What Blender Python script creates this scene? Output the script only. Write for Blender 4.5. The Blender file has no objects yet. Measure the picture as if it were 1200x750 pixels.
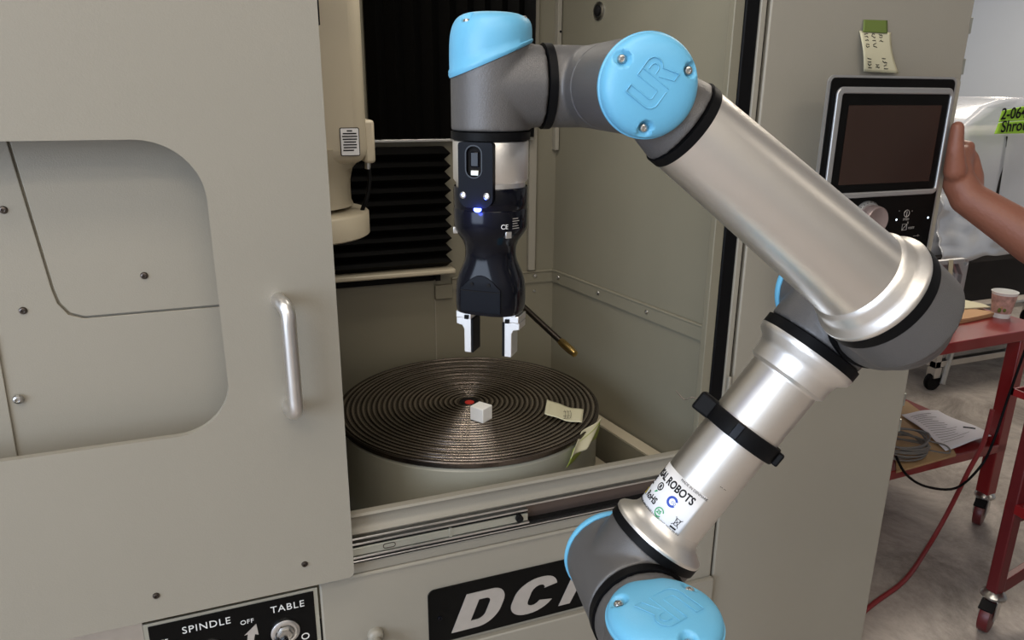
import bpy, bmesh, math, random
from mathutils import Matrix, Vector, noise
random.seed(7)
PI = math.pi
C = bpy.context.scene.collection
V = Vector

# ---------------------------------------------------------------- camera
sc = bpy.context.scene
ROT = Matrix(((0.93370712, 0.09929917, -0.34399228),
              (-0.35796632, 0.27809245, -0.89136115),
              (0.00715024, 0.95540791, 0.29520266)))
# columns of the camera-to-world rotation
ROT = Matrix((ROT[0], -ROT[1] * 0 + ROT[1], ROT[2]))
CAM = V((0, 0, 1.6))
cd = bpy.data.cameras.new('camera'); cam = bpy.data.objects.new('camera', cd); C.objects.link(cam)
cd.sensor_width = 36; cd.lens = 867 / 1200 * 36; cd.clip_start = .02; cd.clip_end = 100
q = ROT.to_quaternion(); cam.rotation_mode = 'QUATERNION'; cam.rotation_quaternion = q; cam.location = CAM
sc.camera = cam
# ---------------------------------------------------------------- world, light, exposure
w = bpy.data.worlds.new('world'); sc.world = w; w.use_nodes = True
w.node_tree.nodes['Background'].inputs[0].default_value = (.75, .82, .95, 1)
w.node_tree.nodes['Background'].inputs[1].default_value = .25
sc.view_settings.view_transform = 'Standard'; sc.view_settings.look = 'None'
sc.view_settings.gamma = 1; sc.view_settings.use_curve_mapping = False
sc.view_settings.exposure = -0.06


def area(name, loc, target, size, energy, color):
    l = bpy.data.lights.new(name, 'AREA'); l.shape = 'RECTANGLE'; l.size, l.size_y = size
    l.energy = energy; l.color = color
    o = bpy.data.objects.new(name, l); C.objects.link(o); o.location = loc
    o.rotation_euler = (V(target) - V(loc)).to_track_quat('-Z', 'Y').to_euler()
    return o


# daylight from the big bay door behind and to the left, and rows of ceiling tubes
area('bay_door_daylight', (-3.95, -1.6, 1.9), (0, .8, 1.2), (3.2, 2.6), 200, (.70, .82, 1))
CEIL = 3.6
LAMPS = [(-1.3, -1.2, 42), (.7, -2.2, 36), (-.5, .1, 26), (4.6, -1.4, 12), (3.3, 2.7, 58), (5.6, 4.6, 70)]
for lx, ly, e in LAMPS:
    area('ceiling_tube_light', (lx, ly, CEIL - .14), (lx, ly, 0), (2.2, .5), e, (1, .90, .76))
# unseen fill light, added to brighten the inside of the machine's enclosure
area('enclosure_fill_light', (.45, 1.42, 2.08), (.5, 1.6, .9), (.5, .15), 3, (1, .94, .84))


# ---------------------------------------------------------------- helpers
def P(px, py, y=None, z=None):
    """real point where the line of sight through photo pixel meets the plane y=.. or z=.."""
    d = ROT @ V((px - 600, -(py - 375), -867))
    t = (y / d.y) if y is not None else (z - 1.6) / d.z
    return CAM + d * t


M = {}


def mat(name, col, rough=.5, metal=0, bump=0, bscale=200, var=0, vscale=3, spec=.5, aniso=0, trans=0, emit=None, coat=0):
    m = bpy.data.materials.new(name); m.use_nodes = True; n = m.node_tree.nodes; l = m.node_tree.links
    b = n['Principled BSDF']
    b.inputs['Base Color'].default_value = (*col, 1); b.inputs['Roughness'].default_value = rough
    b.inputs['Metallic'].default_value = metal; b.inputs['Specular IOR Level'].default_value = spec
    b.inputs['Transmission Weight'].default_value = trans; b.inputs['Coat Weight'].default_value = coat
    b.inputs['Anisotropic'].default_value = aniso
    tc = n.new('ShaderNodeTexCoord')
    if emit: b.inputs['Emission Color'].default_value = (*emit[0], 1); b.inputs['Emission Strength'].default_value = emit[1]
    if var:
        t = n.new('ShaderNodeTexNoise'); t.inputs['Scale'].default_value = vscale; t.inputs['Detail'].default_value = 6
        r = n.new('ShaderNodeMixRGB'); l.new(tc.outputs['Object'], t.inputs[0])
        c2 = [min(1, c * (1 + var)) for c in col]; c1 = [c * (1 - var) for c in col]
        r.inputs[1].default_value = (*c1, 1); r.inputs[2].default_value = (*c2, 1)
        l.new(t.outputs[0], r.inputs[0]); l.new(r.outputs[0], b.inputs['Base Color'])
    if bump:
        t = n.new('ShaderNodeTexNoise'); t.inputs['Scale'].default_value = bscale; t.inputs['Detail'].default_value = 3
        bp = n.new('ShaderNodeBump'); bp.inputs['Strength'].default_value = bump; bp.inputs['Distance'].default_value = .002
        l.new(tc.outputs['Object'], t.inputs[0]); l.new(t.outputs[0], bp.inputs['Height']); l.new(bp.outputs[0], b.inputs['Normal'])
    M[name] = m
    return m


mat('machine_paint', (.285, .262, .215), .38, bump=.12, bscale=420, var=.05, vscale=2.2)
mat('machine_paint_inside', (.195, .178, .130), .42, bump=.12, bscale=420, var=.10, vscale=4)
mat('spindle_paint', (.50, .44, .33), .35, bump=.1, bscale=300, var=.04)
mat('table_side', (.30, .285, .225), .34, bump=.1, bscale=300, var=.12, vscale=6)
mat('robot_grey', (.115, .110, .108), .42, .35, bump=.25, bscale=900, var=.06, vscale=30)
mat('cap_blue', (.13, .42, .64), .42, bump=.06, bscale=500, var=.04, vscale=25)
mat('black_rubber', (.003, .003, .0035), .5, spec=.12)
mat('black_plastic', (.0025, .003, .006), .16, spec=.22)
mat('black_matt', (.005, .0045, .0045), .75, spec=.2)
mat('bellow_black', (.0015, .0013, .0012), .5, bump=.3, bscale=60, spec=.12)
mat('camera_black', (.003, .0035, .006), .38, spec=.08)
mat('aluminium', (.84, .81, .77), .42, 1, bump=.05, bscale=500, var=.05, vscale=9)
mat('aluminium_tube', (.82, .79, .75), .36, 1, bump=.04, bscale=700, var=.06, vscale=7)
mat('machined_metal', (.72, .71, .70), .28, 1)
mat('steel', (.50, .49, .47), .28, 1, var=.1, vscale=20)
mat('stainless_handle', (.78, .76, .74), .33, 1)
mat('dark_steel', (.10, .085, .075), .32, 1)
mat('brown_steel', (.16, .125, .11), .42, .7, var=.15, vscale=12)
mat('zinc', (.52, .53, .47), .38, .8, var=.15, vscale=25)
mat('bare_sheet', (.50, .46, .41), .4, .7, bump=.1, bscale=80, var=.2, vscale=25)
mat('brass', (.55, .38, .14), .28, 1)
mat('white_paint', (.78, .78, .76), .5)
mat('light_metal_print', (.52, .49, .46), .4, .5, var=.1, vscale=60)
mat('sticker_white', (.80, .80, .82), .4)
mat('ink', (.006, .006, .008), .6, spec=.2)
mat('ink_red', (.5, .03, .02), .6)
mat('ink_blue', (.01, .06, .42), .5)
mat('ink_green', (.01, .32, .10), .5)
mat('ink_yellow', (.75, .6, .05), .5)
mat('paper', (.80, .79, .84), .8, bump=.1, bscale=30)
mat('sticky_yellow', (.56, .52, .36), .8, bump=.1, bscale=40)
mat('sticky_green', (.30, .36, .06), .7, bump=.1, bscale=60)
mat('tape_green', (.12, .165, .03), .5, bump=.2, bscale=120)
mat('tape_lime', (.42, .78, .06), .6)
mat('foam_white', (.84, .83, .80), .8, bump=.3, bscale=500)
mat('screen', (.028, .014, .010), .16, spec=.4)
mat('bezel_silver', (.42, .42, .42), .35, .7)
mat('panel_black', (.003, .003, .003), .3, spec=.12)
mat('knob', (.30, .235, .225), .3, .5)
mat('red_paint', (.21, .008, .010), .32, coat=.3, var=.12, vscale=8)
mat('red_dark', (.10, .008, .010), .4, var=.12, vscale=8)
mat('wood', (.42, .27, .13), .7, bump=.2, bscale=40, var=.2, vscale=6)
mat('cardboard', (.46, .27, .14), .85, bump=.2, bscale=60, var=.12, vscale=9)
mat('cast_alu', (.46, .46, .47), .45, .8, bump=.25, bscale=120, var=.15, vscale=20)
mat('cord_grey', (.16, .15, .14), .5)
mat('hose_red', (.22, .02, .022), .45)
mat('skin', (.22, .082, .050), .5, bump=.35, bscale=160, var=.12, vscale=14)
mat('shirt', (.045, .05, .06), .9, bump=.3, bscale=90)
mat('trousers', (.03, .035, .05), .9)
mat('hair', (.05, .03, .02), .8)
mat('wall_white', (.66, .70, .76), .7, bump=.05, bscale=60, var=.05, vscale=.8)
mat('wall_grey', (.55, .54, .53), .8)
mat('ceiling_paint', (.75, .74, .71), .9)
mat('lamp_glow', (.9, .9, .9), .5, emit=((1, .93, .82), 3))
mat('led_blue', (.2, .3, 1), .3, emit=((.06, .10, 1), 22))
mat('led_white', (.8, .9, 1), .3, emit=((.7, .85, 1), 2.0))
mat('cup_print', (.46, .28, .24), .6, var=.85, vscale=55)
mat('dark_stuff', (.025, .02, .018), .7, var=.4, vscale=8)
mat('dark_brown', (.06, .035, .025), .7, var=.3, vscale=5)
mat('thumb_nail', (.5, .27, .2), .35)


def concrete():
    m = mat('concrete', (.2, .19, .18), .55); n = m.node_tree.nodes; l = m.node_tree.links; b = n['Principled BSDF']
    tc = n.new('ShaderNodeTexCoord'); a = n.new('ShaderNodeTexNoise'); a.inputs['Scale'].default_value = 2.6; a.inputs['Detail'].default_value = 14; a.inputs['Roughness'].default_value = .78; a.inputs['Distortion'].default_value = .6
    r = n.new('ShaderNodeValToRGB'); r.color_ramp.elements[0].position = .36; r.color_ramp.elements[1].position = .68
    r.color_ramp.elements[0].color = (.20, .175, .155, 1); r.color_ramp.elements[1].color = (.56, .50, .455, 1)
    l.new(tc.outputs['Object'], a.inputs[0]); l.new(a.outputs[0], r.inputs[0]); l.new(r.outputs[0], b.inputs['Base Color'])
    bp = n.new('ShaderNodeBump'); bp.inputs['Strength'].default_value = .3; bp.inputs['Distance'].default_value = .01
    l.new(a.outputs[0], bp.inputs['Height']); l.new(bp.outputs[0], b.inputs['Normal'])


concrete()


def chuck_mat():
    m = mat('chuck_top', (.17, .15, .135), .36, 1); n = m.node_tree.nodes; l = m.node_tree.links; b = n['Principled BSDF']
    tc = n.new('ShaderNodeTexCoord'); wv = n.new('ShaderNodeTexWave'); wv.wave_type = 'RINGS'; wv.rings_direction = 'Z'
    wv.inputs['Scale'].default_value = 90; wv.inputs['Distortion'].default_value = .6; wv.inputs['Detail'].default_value = 2
    l.new(tc.outputs['Object'], wv.inputs[0])
    bp = n.new('ShaderNodeBump'); bp.inputs['Strength'].default_value = .8; bp.inputs['Distance'].default_value = .001
    l.new(wv.outputs['Fac'], bp.inputs['Height']); l.new(bp.outputs[0], b.inputs['Normal'])
    nz = n.new('ShaderNodeTexNoise'); nz.inputs['Scale'].default_value = 9; nz.inputs['Detail'].default_value = 5
    l.new(tc.outputs['Object'], nz.inputs[0])
    sx = n.new('ShaderNodeSeparateXYZ'); l.new(tc.outputs['Object'], sx.inputs[0])
    def mt(op, a_, b_):
        q_ = n.new('ShaderNodeMath'); q_.operation = op
        for k_, v_ in ((0, a_), (1, b_)):
            if isinstance(v_, (int, float)): q_.inputs[k_].default_value = v_
            else: l.new(v_, q_.inputs[k_])
        return q_.outputs[0]
    rr_ = mt('SQRT', mt('ADD', mt('MULTIPLY', sx.outputs[0], sx.outputs[0]), mt('MULTIPLY', sx.outputs[1], sx.outputs[1])), 0)
    fr = mt('FRACT', mt('DIVIDE', mt('SUBTRACT', rr_, .299 - .00885), .01185), 0)
    band = mt('MULTIPLY', mt('LESS_THAN', fr, .36), mt('LESS_THAN', rr_, .2965))
    mx = n.new('ShaderNodeMixRGB'); mx.inputs[1].default_value = (.24, .20, .175, 1); mx.inputs[2].default_value = (.85, .74, .64, 1); l.new(band, mx.inputs[0])
    b.inputs['Roughness'].default_value = .27
    m2 = n.new('ShaderNodeMixRGB'); m2.blend_type = 'MULTIPLY'; m2.inputs[0].default_value = .7; l.new(mx.outputs[0], m2.inputs[1]); l.new(nz.outputs[0], m2.inputs[2])
    g_ = n.new('ShaderNodeMixRGB'); g_.blend_type = 'ADD'; g_.inputs[0].default_value = .0; l.new(m2.outputs[0], g_.inputs[1]); l.new(g_.outputs[0], b.inputs['Base Color'])


chuck_mat()


def plastic_wrap():
    m = bpy.data.materials.new('plastic_wrap'); m.use_nodes = True; n = m.node_tree.nodes; l = m.node_tree.links
    b = n['Principled BSDF']; b.inputs['Base Color'].default_value = (.66, .69, .77, 1); b.inputs['Roughness'].default_value = .22
    b.inputs['Alpha'].default_value = .45; b.inputs['Coat Weight'].default_value = .6
    M['plastic_wrap'] = m


plastic_wrap()


def basis(axis):
    a = V(axis).normalized(); t = V((0, 0, 1)) if abs(a.z) < .9 else V((1, 0, 0))
    x = t.cross(a).normalized(); y = a.cross(x)
    return x, y, a


class MB:
    def __init__(s): s.b = bmesh.new()

    def ring_loft(s, rings, cap=True):
        vs = [[s.b.verts.new(p) for p in r] for r in rings]; n = len(vs[0])
        for a, b in zip(vs, vs[1:]):
            for i in range(n):
                try: s.b.faces.new((a[i], a[(i + 1) % n], b[(i + 1) % n], b[i]))
                except ValueError: pass
        if cap:
            s.b.faces.new(vs[0][::-1]); s.b.faces.new(vs[-1])
        return s

    def lathe(s, prof, o, axis, seg=48, cap=True):
        x, y, a = basis(axis); o = V(o)
        return s.ring_loft([[o + a * h + (x * math.cos(t) + y * math.sin(t)) * r for t in [2 * PI * i / seg for i in range(seg)]] for r, h in prof], cap)

    def cyl(s, p0, p1, r0, r1=None, seg=24):
        p0, p1 = V(p0), V(p1); r1 = r0 if r1 is None else r1
        return s.lathe([(r0, 0), (r1, (p1 - p0).length)], p0, p1 - p0, seg)

    def box(s, c, d, m=None):
        c = V(c); h = V(d) / 2; vs = []
        for i in (-1, 1):
            for j in (-1, 1):
                for k in (-1, 1):
                    p = V((i * h.x, j * h.y, k * h.z)); p = (m @ p) if m else p; vs.append(s.b.verts.new(c + p))
        for f in ((0, 1, 3, 2), (4, 6, 7, 5), (0, 4, 5, 1), (2, 3, 7, 6), (0, 2, 6, 4), (1, 5, 7, 3)): s.b.faces.new([vs[i] for i in f])
        return s

    def b3(s, x0, x1, y0, y1, z0, z1): return s.box(((x0 + x1) / 2, (y0 + y1) / 2, (z0 + z1) / 2), (x1 - x0, y1 - y0, z1 - z0))

    def tube(s, pts, r, seg=10, sub=6, rr=None):
        pts = [V(p) for p in pts]
        if sub > 1 and len(pts) > 2:
            q = []; rs = []
            for i in range(len(pts) - 1):
                p0 = pts[max(0, i - 1)]; p1 = pts[i]; p2 = pts[i + 1]; p3 = pts[min(len(pts) - 1, i + 2)]
                for k in range(sub):
                    t = k / sub
                    q.append(.5 * ((2 * p1) + (p2 - p0) * t + (2 * p0 - 5 * p1 + 4 * p2 - p3) * t * t + (3 * p1 - p0 - 3 * p2 + p3) * t ** 3))
            q.append(pts[-1]); pts = q
        rings = []; x = None
        for i, p in enumerate(pts):
            d = (pts[min(i + 1, len(pts) - 1)] - pts[max(i - 1, 0)]).normalized()
            if x is None: x = basis(d)[0]
            x = (x - d * x.dot(d)).normalized(); y = d.cross(x)
            rings.append([p + (x * math.cos(t) + y * math.sin(t)) * r for t in [2 * PI * k / seg for k in range(seg)]])
        return s.ring_loft(rings)

    def sphere(s, c, r, sc=(1, 1, 1), seg=32):
        bmesh.ops.create_uvsphere(s.b, u_segments=seg, v_segments=seg // 2, radius=r, matrix=Matrix.Translation(c) @ Matrix.Diagonal((*sc, 1))); return s

    def prism(s, pts2, f, t):
        """closed outline pts2 through f(u,v,w); thickness w from 0 to t"""
        a = [s.b.verts.new(f(u, v, 0)) for u, v in pts2]; b = [s.b.verts.new(f(u, v, t)) for u, v in pts2]; n = len(a)
        s.b.faces.new(a[::-1]); s.b.faces.new(b)
        for i in range(n): s.b.faces.new((a[i], a[(i + 1) % n], b[(i + 1) % n], b[i]))
        return s

    def build(s, name, m, parent=None, bevel=0, bseg=2, smooth=True, ang=35, label=None, solid=0):
        me = bpy.data.meshes.new(name)
        bmesh.ops.recalc_face_normals(s.b, faces=s.b.faces[:])
        s.b.to_mesh(me); s.b.free()
        if m: me.materials.append(M[m] if isinstance(m, str) else m)
        o = bpy.data.objects.new(name, me); C.objects.link(o)
        if smooth:
            me.shade_smooth(); me.set_sharp_from_angle(angle=math.radians(ang))
        if solid:
            md = o.modifiers.new('s', 'SOLIDIFY'); md.thickness = solid; md.offset = 0
        if bevel:
            md = o.modifiers.new('b', 'BEVEL'); md.width = bevel; md.segments = bseg; md.limit_method = 'ANGLE'; md.angle_limit = math.radians(40)
            md.harden_normals = False
        if parent: join(o, parent)
        if label: o['label'] = label
        return o


def join(o, parent):
    o.parent = parent; mw = Matrix.Identity(4); p = parent
    mw = Matrix.Translation(p.location) if p.parent is None else Matrix.Identity(4)
    if p.parent is not None:
        mw = p.parent['_w'] if False else Matrix.Identity(4)
        # a part has identity transform in world terms: its mesh is already in world coordinates
    o.matrix_parent_inverse = mw.inverted() if p.parent is None else Matrix.Identity(4)
    return o


def thing(name, label, cat, loc=(0, 0, 0), group=None):
    o = bpy.data.objects.new(name, None); C.objects.link(o); o.location = loc; o.empty_display_size = .05
    o['label'] = label; o['category'] = cat
    if group: o['group'] = group
    return o


def tag(o, label, cat, group=None):
    o['label'] = label; o['category'] = cat
    if group: o['group'] = group
    return o


def struct(o): o['kind'] = 'structure'; return o


def text(s, size, f, parent, m, name='lettering', shear=0, offset=0, ex=.0006, spacing=1, sx=1, center=False, res=4):
    """flat lettering laid on a surface by f(u, v, w)"""
    cu = bpy.data.curves.new('t', 'FONT'); cu.body = s; cu.size = size; cu.shear = shear; cu.offset = offset; cu.resolution_u = res
    cu.extrude = ex / 2; cu.space_character = spacing
    if center: cu.align_x = 'CENTER'
    to = bpy.data.objects.new('t', cu); C.objects.link(to)
    dg = bpy.context.evaluated_depsgraph_get(); me = bpy.data.meshes.new_from_object(to.evaluated_get(dg))
    bpy.data.objects.remove(to); bpy.data.curves.remove(cu)
    for v in me.vertices: v.co = f(v.co.x * sx, v.co.y, v.co.z + ex / 2)
    me.materials.clear(); me.materials.append(M[m])
    o = bpy.data.objects.new(name, me); C.objects.link(o)
    if parent: join(o, parent)
    return o


def rrect(x0, x1, z0, z1, r, n=8):
    """rounded outline; r = radius or 4 radii (bl, br, tr, tl)"""
    rs = r if isinstance(r, (tuple, list)) else (r,) * 4; out = []
    for (cx, cz, a0), q in zip(((x0, z0, PI), (x1, z0, 1.5 * PI), (x1, z1, 0), (x0, z1, .5 * PI)), rs):
        sx = 1 if cx == x0 else -1; sz = 1 if cz == z0 else -1
        if q <= 0: out.append((cx, cz)); continue
        for i in range(n + 1):
            a = a0 + PI / 2 * i / n; out.append((cx + sx * q + q * math.cos(a), cz + sz * q + q * math.sin(a)))
    return out


def plate(name, outer, holes, f, t, m, parent, bevel=0, label=None):
    """sheet with holes cut out, thickness t"""
    b = bmesh.new(); loops = []
    for lp in [outer] + holes:
        vs = [b.verts.new((u, v, 0)) for u, v in lp]; loops.append(vs)
        for i in range(len(vs)): b.edges.new((vs[i], vs[(i + 1) % len(vs)]))
    bmesh.ops.triangle_fill(b, use_beauty=True, use_dissolve=False, edges=b.edges[:], normal=(0, 0, 1))
    r = bmesh.ops.extrude_face_region(b, geom=b.faces[:])
    for v in r['geom']:
        if isinstance(v, bmesh.types.BMVert): v.co.z = t
    for v in b.verts: v.co = f(*v.co)
    q = MB(); q.b.free(); q.b = b
    return q.build(name, m, parent, bevel=bevel, ang=30, label=label)


def bolt(p, n, r, parent, m='steel', name='bolt', hexa=True):
    """button-head screw with a socket, at p, head pointing along n"""
    b = MB(); b.lathe([(r * 1.05, -.0005), (r, r * .15), (r * .82, r * .5), (r * .5, r * .62), (r * .42, r * .6), (r * .38, r * .2)], p, n, 14)
    o = b.build(name, m, parent)
    return o


def XZ(y): return lambda u, v, w: V((u, y - w, v))      # surface facing the camera side (-y)


# ================================================================ the shop
F = MB().b3(-4, 8, -3.2, 6.5, -.1, 0).build('floor', 'concrete'); struct(F)
struct(MB().b3(-4.1, 8.1, 6.5, 6.6, 0, CEIL).build('wall_far', 'wall_white'))
struct(MB().b3(8, 8.1, -3.2, 6.5, 0, CEIL).build('wall_right', 'wall_white'))
struct(MB().b3(-4.1, 8.1, -3.3, -3.2, 0, CEIL).build('wall_near', 'wall_grey'))
b = MB(); b.b3(-4.1, -4, -3.2, -3.2 + .0 + .0001, 0, CEIL); b.b3(-4.1, -4, -3.2, 6.5, 3.25, CEIL); b.b3(-4.1, -4, .1, 6.5, 0, 3.25); b.b3(-4.1, -4, -3.2, .1, 0, .55)
struct(b.build('wall_left', 'wall_grey'))
struct(MB().b3(-4.1, 8.1, -3.3, 6.6, CEIL, CEIL + .1).build('ceiling', 'ceiling_paint'))

# ================================================================ grinding machine
Y0 = 1.2
G = thing('grinding_machine', 'large beige rotary surface grinder with open enclosure behind the robot', 'machine', (.5, 1.6, 0))
FR = XZ(Y0)
# front sheet metal below the opening
plate('front_panel', rrect(.088, .962, .03, .735, 0), [], XZ(Y0 + .012), .012, 'machine_paint', G, bevel=.004)
b = MB(); b.b3(-.9, .962, 1.203, 1.23, .738, .7715); b.build('rail_bed', 'machine_paint', G, bevel=.001)
b = MB(); b.tube([(.09, 1.2005, .7345), (.96, 1.2005, .7345)], .0045, sub=1); b.build('panel_lip', 'machine_paint', G)
MB().b3(.965, .975, 1.208, 1.24, 0, .83).build('gap_strip', 'black_matt', G)
# front step in the lower panel, seen at the very bottom of the frame
MB().b3(.30, .962, 1.186, 1.2, .03, .532).build('step_panel', 'machine_paint', G, bevel=.003)
# sill : lip, curved face
prof = [(1.2125, .80), (1.2125, .866), (1.205, .867), (1.197, .8665), (1.195, .862), (1.203, .858), (1.209, .850), (1.209, .838), (1.2025, .829), (1.198, .825), (1.2, .8215), (1.21, .8195)]
b = MB(); b.ring_loft([[V((x, y, z)) for y, z in prof] for x in (-.75, .955)]); b.build('door_sill', 'machine_paint', G, ang=50)
# door rail : a track of parallel strips
b = MB()
b.b3(-.75, .956, 1.212, 1.225, .7715, .82); b.build('track_back', 'brown_steel', G)
b = MB(); b.b3(-.75, .956, 1.197, 1.214, .8125, .8165); b.build('rail', 'machined_metal', G, bevel=.0008)
b = MB(); b.b3(-.75, .498, 1.194, 1.214, .8035, .8075); b.build('rail', 'machined_metal', G, bevel=.0008)
b = MB(); b.b3(-.75, .498, 1.196, 1.213, .799, .8035); b.build('rail_groove', 'black_matt', G)
b = MB(); b.b3(-.75, .498, 1.1935, 1.213, .7825, .7985); b.build('slide_bar', 'zinc', G, bevel=.0012)
b = MB(); b.b3(-.75, .50, 1.190, 1.213, .7775, .7815); b.build('rail', 'machined_metal', G, bevel=.0008)
b = MB(); b.b3(-.75, .956, 1.190, 1.213, .7705, .7735); b.build('rail', 'machined_metal', G, bevel=.0008)
b = MB(); b.b3(-.75, .956, 1.196, 1.213, .7735, .7775); b.build('rail_groove', 'black_matt', G)
b = MB(); b.b3(-.75, .956, 1.194, 1.214, .766, .7702); b.build('rail_groove', 'black_matt', G)
MB().cyl((.478, 1.186, .793), (.478, 1.196, .793), .0075, seg=16).cyl((.478, 1.181, .793), (.478, 1.186, .793), .004, seg=6).build('rail_stop', 'black_matt', G)
plate('slot_ring', rrect(.207, .231, .7855, .7965, .0054), [rrect(.2085, .2295, .787, .795, .0039)[::-1]], XZ(1.1938), .001, 'dark_steel', G)
MB().b3(.335, .34, 1.192, 1.197, .782, .801).build('joint_plate', 'zinc', G)
for i in range(3):
    bolt((.80, 1.2115, .791 + i * .011), (0, -1, 0), .0016, G, 'steel')
    bolt((.812, 1.2115, .793 + i * .010), (0, -1, 0), .0016, G, 'steel')
# frame to the right of the opening : folded edge, rubber seal, light strip, gap
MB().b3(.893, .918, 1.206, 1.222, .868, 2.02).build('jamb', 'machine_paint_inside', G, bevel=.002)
MB().b3(.914, .945, 1.201, 1.22, .82, 2.02).build('door_seal', 'black_rubber', G, bevel=.003)
MB().b3(.9445, .9575, 1.1975, 1.225, .82, 2.02).build('seal_strip', 'machine_paint', G, bevel=.002)
MB().b3(.9575, .969, 1.21, 1.24, .82, 2.02).build('gap_strip', 'black_matt', G)
MB().b3(.948, .9545, 1.187, 1.193, .99, 1.03).build('strip_clip', 'machine_paint', G, bevel=.001)
# right-hand column (electrical cabinet)
MB().b3(.968, 1.481, 1.2, 2.05, .05, 2.1).build('column', 'machine_paint', G, bevel=.004)
for z in (1.738, 1.657, .893, .915 - .09, 1.20):
    MB().b3(1.479, 1.4885, 1.203, 1.235, z - .016, z + .016).build('hinge', 'zinc', G, bevel=.001)
# header over the opening, roof and outer skin
MB().b3(-.9, .968, 1.2, 1.26, 2.0, 2.1).build('header', 'machine_paint', G, bevel=.004)
MB().b3(-.9, 1.481, 1.2, 2.05, 2.1, 2.12).build('roof', 'machine_paint', G, bevel=.003)
MB().b3(-.92, -.9, 1.2, 2.05, .05, 2.12).build('outer_side', 'machine_paint', G, bevel=.003)
MB().b3(-.9, -.205, 1.205, 1.22, .05, .734).build('left_panel', 'bare_sheet', G, bevel=.002)
MB().b3(-.9, 1.45, 1.25, 2.0, 0, .05).build('plinth', 'black_matt', G)
# inside of the enclosure
yb = 1.88
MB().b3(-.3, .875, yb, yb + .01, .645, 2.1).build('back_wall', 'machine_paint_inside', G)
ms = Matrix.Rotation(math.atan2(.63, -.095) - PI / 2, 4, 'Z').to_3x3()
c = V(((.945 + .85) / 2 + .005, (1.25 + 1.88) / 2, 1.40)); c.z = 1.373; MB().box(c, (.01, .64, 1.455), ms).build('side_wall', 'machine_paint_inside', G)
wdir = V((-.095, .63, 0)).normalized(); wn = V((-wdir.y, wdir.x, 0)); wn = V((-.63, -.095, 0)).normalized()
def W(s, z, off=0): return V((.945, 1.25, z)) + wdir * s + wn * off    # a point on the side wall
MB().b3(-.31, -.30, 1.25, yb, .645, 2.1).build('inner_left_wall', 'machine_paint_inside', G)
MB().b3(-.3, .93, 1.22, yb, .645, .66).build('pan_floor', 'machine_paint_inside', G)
# capping strips with screws on both walls
b = MB(); b.box(W(.315, 1.098, .0035), (.005, .63, .030), ms); b.tube([W(0, 1.1155, .004), W(.632, 1.1155, .004)], .0035, sub=1); b.build('wall_strip', 'machine_paint_inside', G)
for s in (.41, .214, .60): bolt(W(s, 1.101, .006), wn, .0055, G)
b = MB(); b.b3(.548, .853, yb - .005, yb, 1.083, 1.113); b.tube([(.548, yb - .004, 1.1145), (.853, yb - .004, 1.1145)], .0035, sub=1); b.build('wall_strip', 'machine_paint_inside', G)
bolt(P(627, 323, y=yb - .006), (0, -1, 0), .0055, G); bolt(P(626, 341, y=yb), (0, -1, 0), .004, G)
bolt(P(622, 268, y=yb), (0, -1, 0), .004, G); bolt(P(627, 183, y=yb), (0, -1, 0), .004, G)
MB().b3(.500, .5025, yb - .002, yb, .75, 1.065).build('panel_seam', 'machine_paint', G)
MB().b3(.50, .548, yb - .012, yb, 1.062, 1.10).build('corner_bracket', 'machine_paint_inside', G, bevel=.001)
# tall posts and ribs at the top right of the back wall
MB().b3(.768, .79, yb - .012, yb, 1.12, 2.1).build('wall_rib', 'machine_paint', G, bevel=.002)
MB().b3(.838, .8495, yb - .02, yb, 1.45, 2.1).build('wall_rib', 'machine_paint', G, bevel=.001)
bolt(P(657, 37, y=yb - .02), (0, -1, 0), .003, G, 'black_matt'); bolt(P(610, 164, y=yb), (0, -1, 0), .003, G)
# peephole plug and vertical fold on the side wall
pp = W(.461, 1.785, 0)
MB().lathe([(.021, 0), (.021, .004), (.016, .006), (.012, .005), (.012, -.002)], pp, wn, 28).build('plug', 'steel', G, label='round steel plug with black centre')
MB().lathe([(.0115, .003), (.011, .008), (.006, .011)], pp, wn, 24).build('plug_centre', 'black_matt', G)
# way covers : upper one pleated vertically, lower one pleated horizontally
xs = [.343 + i * .0225 for i in range(20)]
b = MB(); n = len(xs)
front = [V((x, yb - .012 - (.022 if i % 2 else 0), 0)) for i, x in enumerate(xs)]
loop = front + [V((xs[-1], yb - .001, 0)), V((xs[0], yb - .001, 0))]
b.ring_loft([[V((p.x, p.y, z)) for p in loop] for z in (1.486, 2.1)]); b.build('vertical_way_cover', 'bellow_black', G, smooth=False)
MB().b3(.335, .772, yb - .03, yb - .002, 1.478, 1.4845).build('cover_strip', 'steel', G, bevel=.001)
b = MB(); zs = [1.155 + i * .0155 for i in range(21)]
rings = []
for i, z in enumerate(zs):
    d = .030 if i % 2 else .010; e = .012 if i % 2 else 0
    rings.append([V((.10, yb - .001, z)), V((.10, yb - .012 - d, z)), V((.528 + e, yb - .012 - d, z)), V((.528 + e, yb - .001, z))])
b.ring_loft(rings); b.build('horizontal_way_cover', 'bellow_black', G, smooth=False)
b = MB(); b.box(((.10 + .545) / 2, yb - .032, 1.147), (.445, .05, .013)); b.build('cover_rail', 'spindle_paint', G, bevel=.004)
MB().b3(.10, .497, yb - .012, yb - .001, 1.115, 1.138).build('slot', 'black_matt', G)
MB().b3(.497, .51, yb - .03, yb, 1.118, 1.138).build('rail_hook', 'black_matt', G)
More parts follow.
